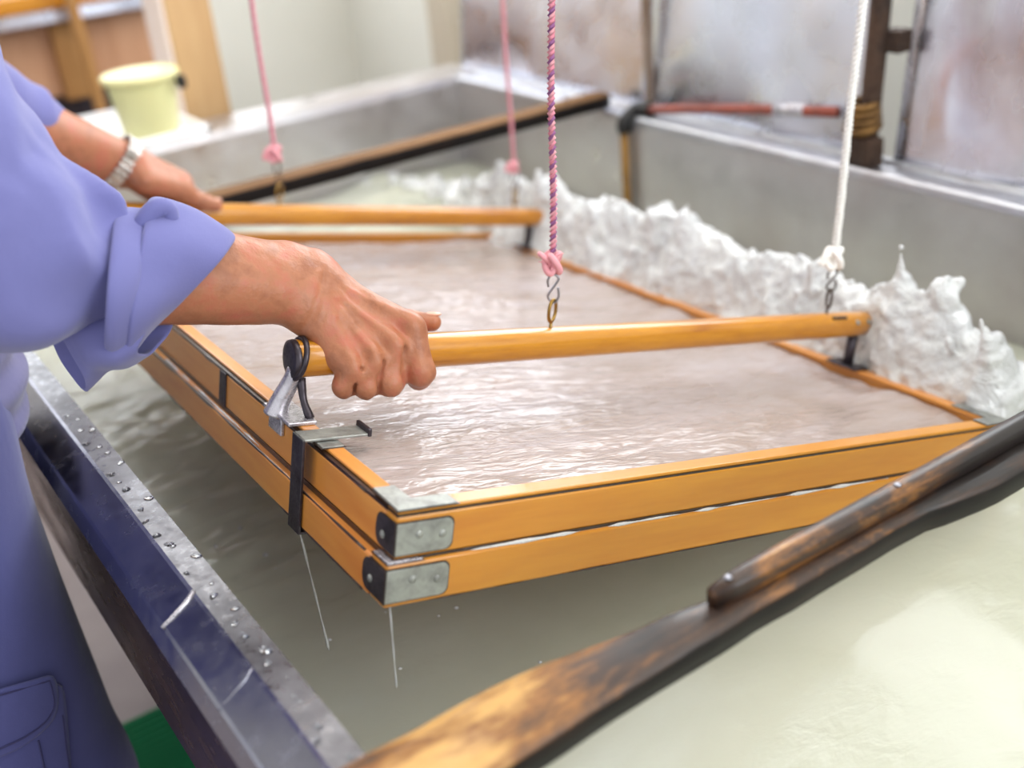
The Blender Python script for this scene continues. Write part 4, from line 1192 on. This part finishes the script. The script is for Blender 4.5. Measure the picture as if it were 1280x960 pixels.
for s in (-1, 1):
    e = pp_(lathe('eye', [(0.0005, -0.0105), (0.0075, -0.0075), (0.0105, 0), (0.0075, 0.0075), (0.0005, 0.0105)], MAT_EYE, None, 16, tuple(hp_(0.0715, s * 0.032, 0.006))))
    pp_(lathe('iris', [(0.0005, -0.004), (0.004, 0), (0.0005, 0.004)], MAT_IRIS, None, 12, tuple(hp_(0.0803, s * 0.032, 0.004))))
# thumbnails
def nail(c, nrm, ax, w, l):
    nrm = np.asarray(nrm) / np.linalg.norm(nrm); ax = ax - nrm * (ax @ nrm); ax /= np.linalg.norm(ax)
    rot = np.stack([ax, np.cross(nrm, ax), nrm], 1)
    V, Q = sdf_mesh(lambda P: ell(P, c, (l, w, 0.0022), rot), c - 0.014, c + 0.014, 0.0012)
    return pp_(quads_mesh('fingernail', V, Q, MAT_NAIL, None, True))
nail(LTH[3] + UP * 0.0078 - FWD * 0.002, UP - 0.25 * FWD, LTH[3] - LTH[2], 0.0058, 0.0075)
nail(R_TH[3] + UP * 0.0076 + RIGHT * 0.001, UP - 0.2 * FWD, R_TH[3] - R_TH[2], 0.0062, 0.0078)

# watch on the left wrist
wt = pp_(empty('wristwatch', tuple(LWp)))
wa = px(160, 212, 1.50) - px(126, 190, 1.475); wa /= np.linalg.norm(wa)
wc = px(149, 204, 1.50)
w1 = np.cross(wa, FWD); w1 /= np.linalg.norm(w1); w2 = np.cross(wa, w1)
MAT_WATCH = steel('watch_steel', srgb(190, 184, 178), 0.25, srgb(140, 134, 128), 80)
NL = 26
for k in range(NL):
    t = 2 * math.pi * (k + 0.5) / NL
    c = wc + w1 * 0.0365 * math.cos(t) + w2 * 0.0310 * math.sin(t)
    tg = -w1 * math.sin(t) * 0.0365 + w2 * math.cos(t) * 0.0310; tg /= np.linalg.norm(tg)
    nr = np.cross(tg, wa)
    mt = Matrix(((tg[0], wa[0], nr[0], c[0]), (tg[1], wa[1], nr[1], c[1]), (tg[2], wa[2], nr[2], c[2]), (0, 0, 0, 1)))
    sub(wt, box('watch_link', (-0.0037, -0.0085, -0.0016), (0.0037, 0.0085, 0.0016), MAT_WATCH, None, 0.0009, 1, mt))
    sub(wt, box('watch_link', (-0.0022, -0.0098, -0.0010), (0.0022, 0.0098, 0.0022), MAT_WATCH, None, 0.0007, 1, mt))

# ---------------- clothes
CUF0 = at(122, 336, 0.872)
def fold(P, a, b, r, amp):
    """a raised crease from a to b"""
    a = np.asarray(a); b = np.asarray(b); ba = b - a
    t = np.clip(((P - a) @ ba) / (ba @ ba), 0, 1)
    d = np.linalg.norm(P - a - t[:, None] * ba, axis=1)
    return amp * np.exp(-(d / r) ** 2) * np.sin(np.pi * np.clip(t, 0.02, 0.98)) ** 0.5
J_FOLDS = [(px(70, 205, .86), px(185, 258, .86), .014, 0.0150), (px(30, 230, .82), px(120, 285, .83), .02, 0.0105), (px(-20, 395, .80), px(150, 428, .83), .022, 0.0105),
           (px(60, 195, .84), px(20, 120, .86), .018, 0.0090), (px(40, 350, .77), px(130, 300, .80), .025, 0.0090), (px(0, 20, 1.0), px(60, 180, 0.98), .02, 0.0090)]
J_DENTS = [(px(90, 250, .83), px(180, 300, .84), .018, 0.0120), (px(0, 250, .79), px(40, 190, .82), .02, 0.0090), (px(60, 400, .79), px(150, 392, .83), .016, 0.0090), (px(0, 300, .76), px(100, 340, .78), .03, 0.0075)]
def jacket(P):
    d = trunk(P, 0.022)
    for s in (RS, LS): d = smin(d, cone(P, np.array([0.07, 1.15, 1.27]), s, 0.095, 0.075), 0.05)
    sl = cone(P, RS, RE, 0.076, 0.068)
    sl = smin(sl, cone(P, RE, CUF0, 0.069, 0.045), 0.035)
    ll = cone(P, LS, LE, 0.072, 0.052)
    ll = smin(ll, cone(P, LE, px(42, 164, 1.43), 0.054, 0.041), 0.03)
    d = smin(d, sl, 0.02); d = smin(d, ll, 0.02)
    d = smin(d, cone(P, (0.08, 1.155, 1.3), (0.12, 1.155, 1.375), 0.075, 0.064), 0.03)
    d = smax(d, 0.845 - P[:, 2] + 0.01 * vnoise(P, 14, 80), 0.01)
    d = smax(d, P[:, 2] - 1.372 - 0.4 * (P[:, 0] - 0.1), 0.01)
    for f in J_FOLDS: d = d - fold(P, *f)
    for f in J_DENTS: d = d + fold(P, *f)
    Q = P * np.array([1.0, 1.0, 0.55])
    r1 = 1 - np.abs(vnoise(np.stack([P[:, 0] * 0.6 + P[:, 2] * 0.8, P[:, 1], (P[:, 2] * 0.6 - P[:, 0] * 0.8) * 2.4], 1), 7, 84))
    return (d + 0.006 * vnoise(Q, 11, 81) + 0.004 * vnoise(Q, 24, 82) - 0.007 * r1 ** 3 + 0.003) * 0.75
pp_(sdf_obj('jacket', jacket, (-0.24, 0.72, 0.80), (0.40, 1.58, 1.46), 0.0045, MAT_JACKET))

def cloth_loft(name, rings, nth, mat, thick, parent=None, fold_f=None, n=26, sub_=1):
    """rings: list of (centre, axis1, axis2); closed loops joined into an open sleeve of cloth"""
    C = spline([r[0] for r in rings], n); A1 = spline([r[1] for r in rings], n); A2 = spline([r[2] for r in rings], n)
    th = np.linspace(0, 2 * np.pi, nth, endpoint=False)
    V = np.zeros((n, nth, 3))
    for i in range(n):
        k = np.ones(nth) if fold_f is None else fold_f(i / (n - 1), th)
        V[i] = C[i] + (np.cos(th) * k)[:, None] * A1[i] + (np.sin(th) * k)[:, None] * A2[i]
    F = [(i * nth + j, i * nth + (j + 1) % nth, (i + 1) * nth + (j + 1) % nth, (i + 1) * nth + j) for i in range(n - 1) for j in range(nth)]
    o = mesh_from(name, V.reshape(-1, 3), F, mat, parent, True)
    solidify(o, thick, 0.0, sub_)
    return pp_(o)
def imv(dx, dy, depth): return (RIGHT * dx - UP * dy) * depth / FPX      # picture-plane displacement in metres
dep = FWD * 0.050 - RIGHT * 0.015 + UP * 0.012
def cf(s, t):
    return 1 + 0.035 * np.sin(3 * t + 4 * s) * (1 - 0.5 * s) + 0.05 * np.exp(-((t - 2.4 - 0.5 * s) / 0.16) ** 2) + 0.03 * np.exp(-((t - 3.6) / 0.2) ** 2) * (1 - s) + 0.02 * np.sin(7 * t + 2)
# rolled cuff: outer turn back, its rolled back edge, and the inner turn behind it
cloth_loft('rolled_cuff', [(at(180, 344, .892), imv(10, -78, .892), dep * 0.93), (at(172, 346, .888), imv(14, -90, .89), dep * 1.03), (at(180, 347, .892), imv(20, -95, .89), dep * 1.08),
                           (at(205, 349, .90), imv(36, -84, .90), dep * 1.02), (at(226, 352, .91), imv(49, -68, .91), dep * 0.92), (at(237, 353, .915), imv(54, -57, .915), dep * 0.84), (at(234, 353, .914), imv(52, -52, .914), dep * 0.78)], 64, MAT_JACKET, 0.0026, None, cf, 40)
cloth_loft('rolled_cuff', [(at(150, 345, .878), imv(4, -70, .88), dep * 0.9), (at(140, 348, .874), imv(6, -80, .876), dep * 1.06), (at(150, 350, .878), imv(8, -86, .88), dep * 1.12), (at(168, 350, .886), imv(12, -84, .886), dep * 1.08), (at(178, 348, .89), imv(14, -74, .89), dep * 0.94)], 64, MAT_JACKET, 0.0026, None,
           lambda s, t: 1 + 0.03 * np.sin(4 * t + 1) + 0.04 * np.exp(-((t - 2.6) / 0.2) ** 2), 26)
# twisted fold of cloth on top of the cuff
tw = [px(168, 306, .868), px(178, 280, .864), px(194, 262, .866), px(209, 262, .870), px(214, 278, .874), px(212, 296, .88)]
pp_(tube('cuff_fold', tw, [0.004, 0.007, 0.008, 0.0075, 0.006, 0.003], MAT_JACKET, None, 14, n=30))
# loose hanging end of the sleeve opening
dv = FWD * 0.03
cloth_loft('sleeve_flap', [(at(196, 418, .885), imv(16, -26, .885), dv * 0.9), (at(160, 420, .885), imv(4, -38, .885), dv * 1.1), (at(122, 425, .892), imv(-8, -36, .89), dv * 1.05), (at(96, 438, .90), imv(-20, -36, .9) , dv * 0.9 + imv(-10, 7, .9)), (at(83, 446, .905), imv(-25, -38, .9), dv * 0.85 + imv(-18, 12, .9))], 48, MAT_JACKET, 0.0026, None,
           lambda s, t: 1 + 0.07 * np.sin(2 * t + 3 * s) + 0.05 * np.sin(5 * t + 1), 26)
# left sleeve edge
cloth_loft('rolled_cuff', [(at(20, 152, 1.41), imv(22, -42, 1.41), FWD * 0.05), (at(50, 165, 1.425), imv(20, -36, 1.425), FWD * 0.044), (at(70, 176, 1.438), imv(15, -32, 1.438), FWD * 0.038)], 40, MAT_JACKET, 0.0024, None, lambda s, t: 1 + 0.02 * np.sin(3 * t), 14)

def trousers(P):
    d = trunk(P, 0.014)
    d = smax(d, P[:, 2] - 0.90, 0.02)
    for hip, kn, an in ((HIPR, KNR, ANR), (HIPL, KNL, ANL)):
        d = smin(d, chain(P, [hip, kn, an], (0.108, 0.088, 0.078), 0.03), 0.05)
    d = smax(d, 0.07 - P[:, 2], 0.01)
    Q = P * np.array([1.0, 1.0, 0.5])
    k = 0.008 * vnoise(Q, 8, 91) + 0.004 * vnoise(Q, 19, 92)
    for f in T_FOLDS: d = d - fold(P, *f)
    return (d + k) * 0.8
T_FOLDS = [(px(15, 590, .93), px(60, 760, .94), .014, 0.0120), (px(70, 640, .98), px(20, 800, .92), .016, 0.0090), (px(0, 700, .9), px(80, 810, .95), .014, 0.0090), (px(90, 760, 1.0), px(130, 900, 1.0), .016, 0.0060)]
pp_(sdf_obj('trousers', trousers, (-0.24, 0.76, 0.04), (0.24, 1.52, 0.96), 0.006, MAT_TROUSER))
def waist(P):
    d = smin(trunk(P, 0.02), ell(P, (0.03, 1.15, 0.865), (0.118, 0.17, 0.12)), 0.04) + 0.004 * np.sin(P[:, 2] * 150 + P[:, 1] * 12) * (P[:, 2] < 0.9)
    d = smax(d, P[:, 2] - 0.925, 0.012); d = smax(d, 0.815 + 0.08 * (P[:, 0]) - P[:, 2], 0.012)
    return (d + 0.003 * vnoise(P, 20, 95)) * 0.8
pp_(sdf_obj('waist_wrap', waist, (-0.2, 0.9, 0.76), (0.24, 1.4, 0.98), 0.0045, MAT_BAND))

# cargo pocket with a stitched flap on the right thigh
def trace(x, y, f):
    d = (at(x, y, 1.0) - CAM); t = 0.55; L = np.linalg.norm(d)
    for _ in range(60):
        s = float(f((CAM + d * t)[None])[0]) / L
        t += s
        if abs(s) < 1e-4 or t > 2: break
    return CAM + d * t, t
def patch(name, rows, lift, thick, mat, m=14, parent=None):
    """rows: list of ((x0, y0), (x1, y1)) lines in the picture, laid on the cloth"""
    V = []
    for (a, b) in rows:
        for s in np.linspace(0, 1, m):
            p, t = trace(a[0] + (b[0] - a[0]) * s, a[1] + (b[1] - a[1]) * s, trousers)
            q = p - (p - CAM) / np.linalg.norm(p - CAM) * lift
            V.append(q)
    n = len(rows)
    F = [(i * m + j, (i + 1) * m + j, (i + 1) * m + j + 1, i * m + j + 1) for i in range(n - 1) for j in range(m - 1)]
    o = mesh_from(name, V, F, mat, None, True)
    solidify(o, thick, 0.0, 1)
    return o
pk = pp_(patch('cargo_pocket', [((-120, 905 + 0.0), (80, 850)), ((-120, 950), (84, 885)), ((-120, 1010), (87, 930)), ((-120, 1070), (92, 985)), ((-120, 1120), (96, 1040))], 0.004, 0.006, MAT_TROUSER))
fl = patch('pocket_flap', [((-120, 893), (68, 841)), ((-120, 920), (73, 858)), ((-120, 950), (75, 880)), ((-120, 975), (70, 898)), ((-120, 990), (52, 917)), ((-120, 998), (20, 938))], 0.0085, 0.005, MAT_TROUSER)
fl.parent = pk
def stitch(pts, lift):
    P = []
    for x, y in pts:
        p, t = trace(x, y, trousers); P.append(p - (p - CAM) / np.linalg.norm(p - CAM) * lift)
    o = tube('stitching', P, 0.0008, MAT_STITCH, None, 5, n=40); o.parent = pk
stitch([(-60, 886), (0, 869), (62, 851)], 0.012)
stitch([(62, 851), (66, 868), (67, 884), (56, 903), (30, 922), (0, 936), (-40, 956)], 0.012)
stitch([(78, 894), (82, 930), (88, 970)], 0.008)
stitch([(48, 926), (52, 945), (58, 975)], 0.009)
# boots
for an in (ANR, ANL):
    pp_(sdf_obj('boot', lambda P: smax(smin(cone(P, an + [0, 0, 0.12], an + [-0.01, 0, -0.02], 0.055, 0.05), cone(P, an + [0, 0, -0.035], an + [0.17, 0, -0.045], 0.05, 0.042), 0.04), 0.004 - P[:, 2], 0.01), an + [-0.12, -0.1, -0.11], an + [0.28, 0.1, 0.22], 0.006, MAT_BOOT))
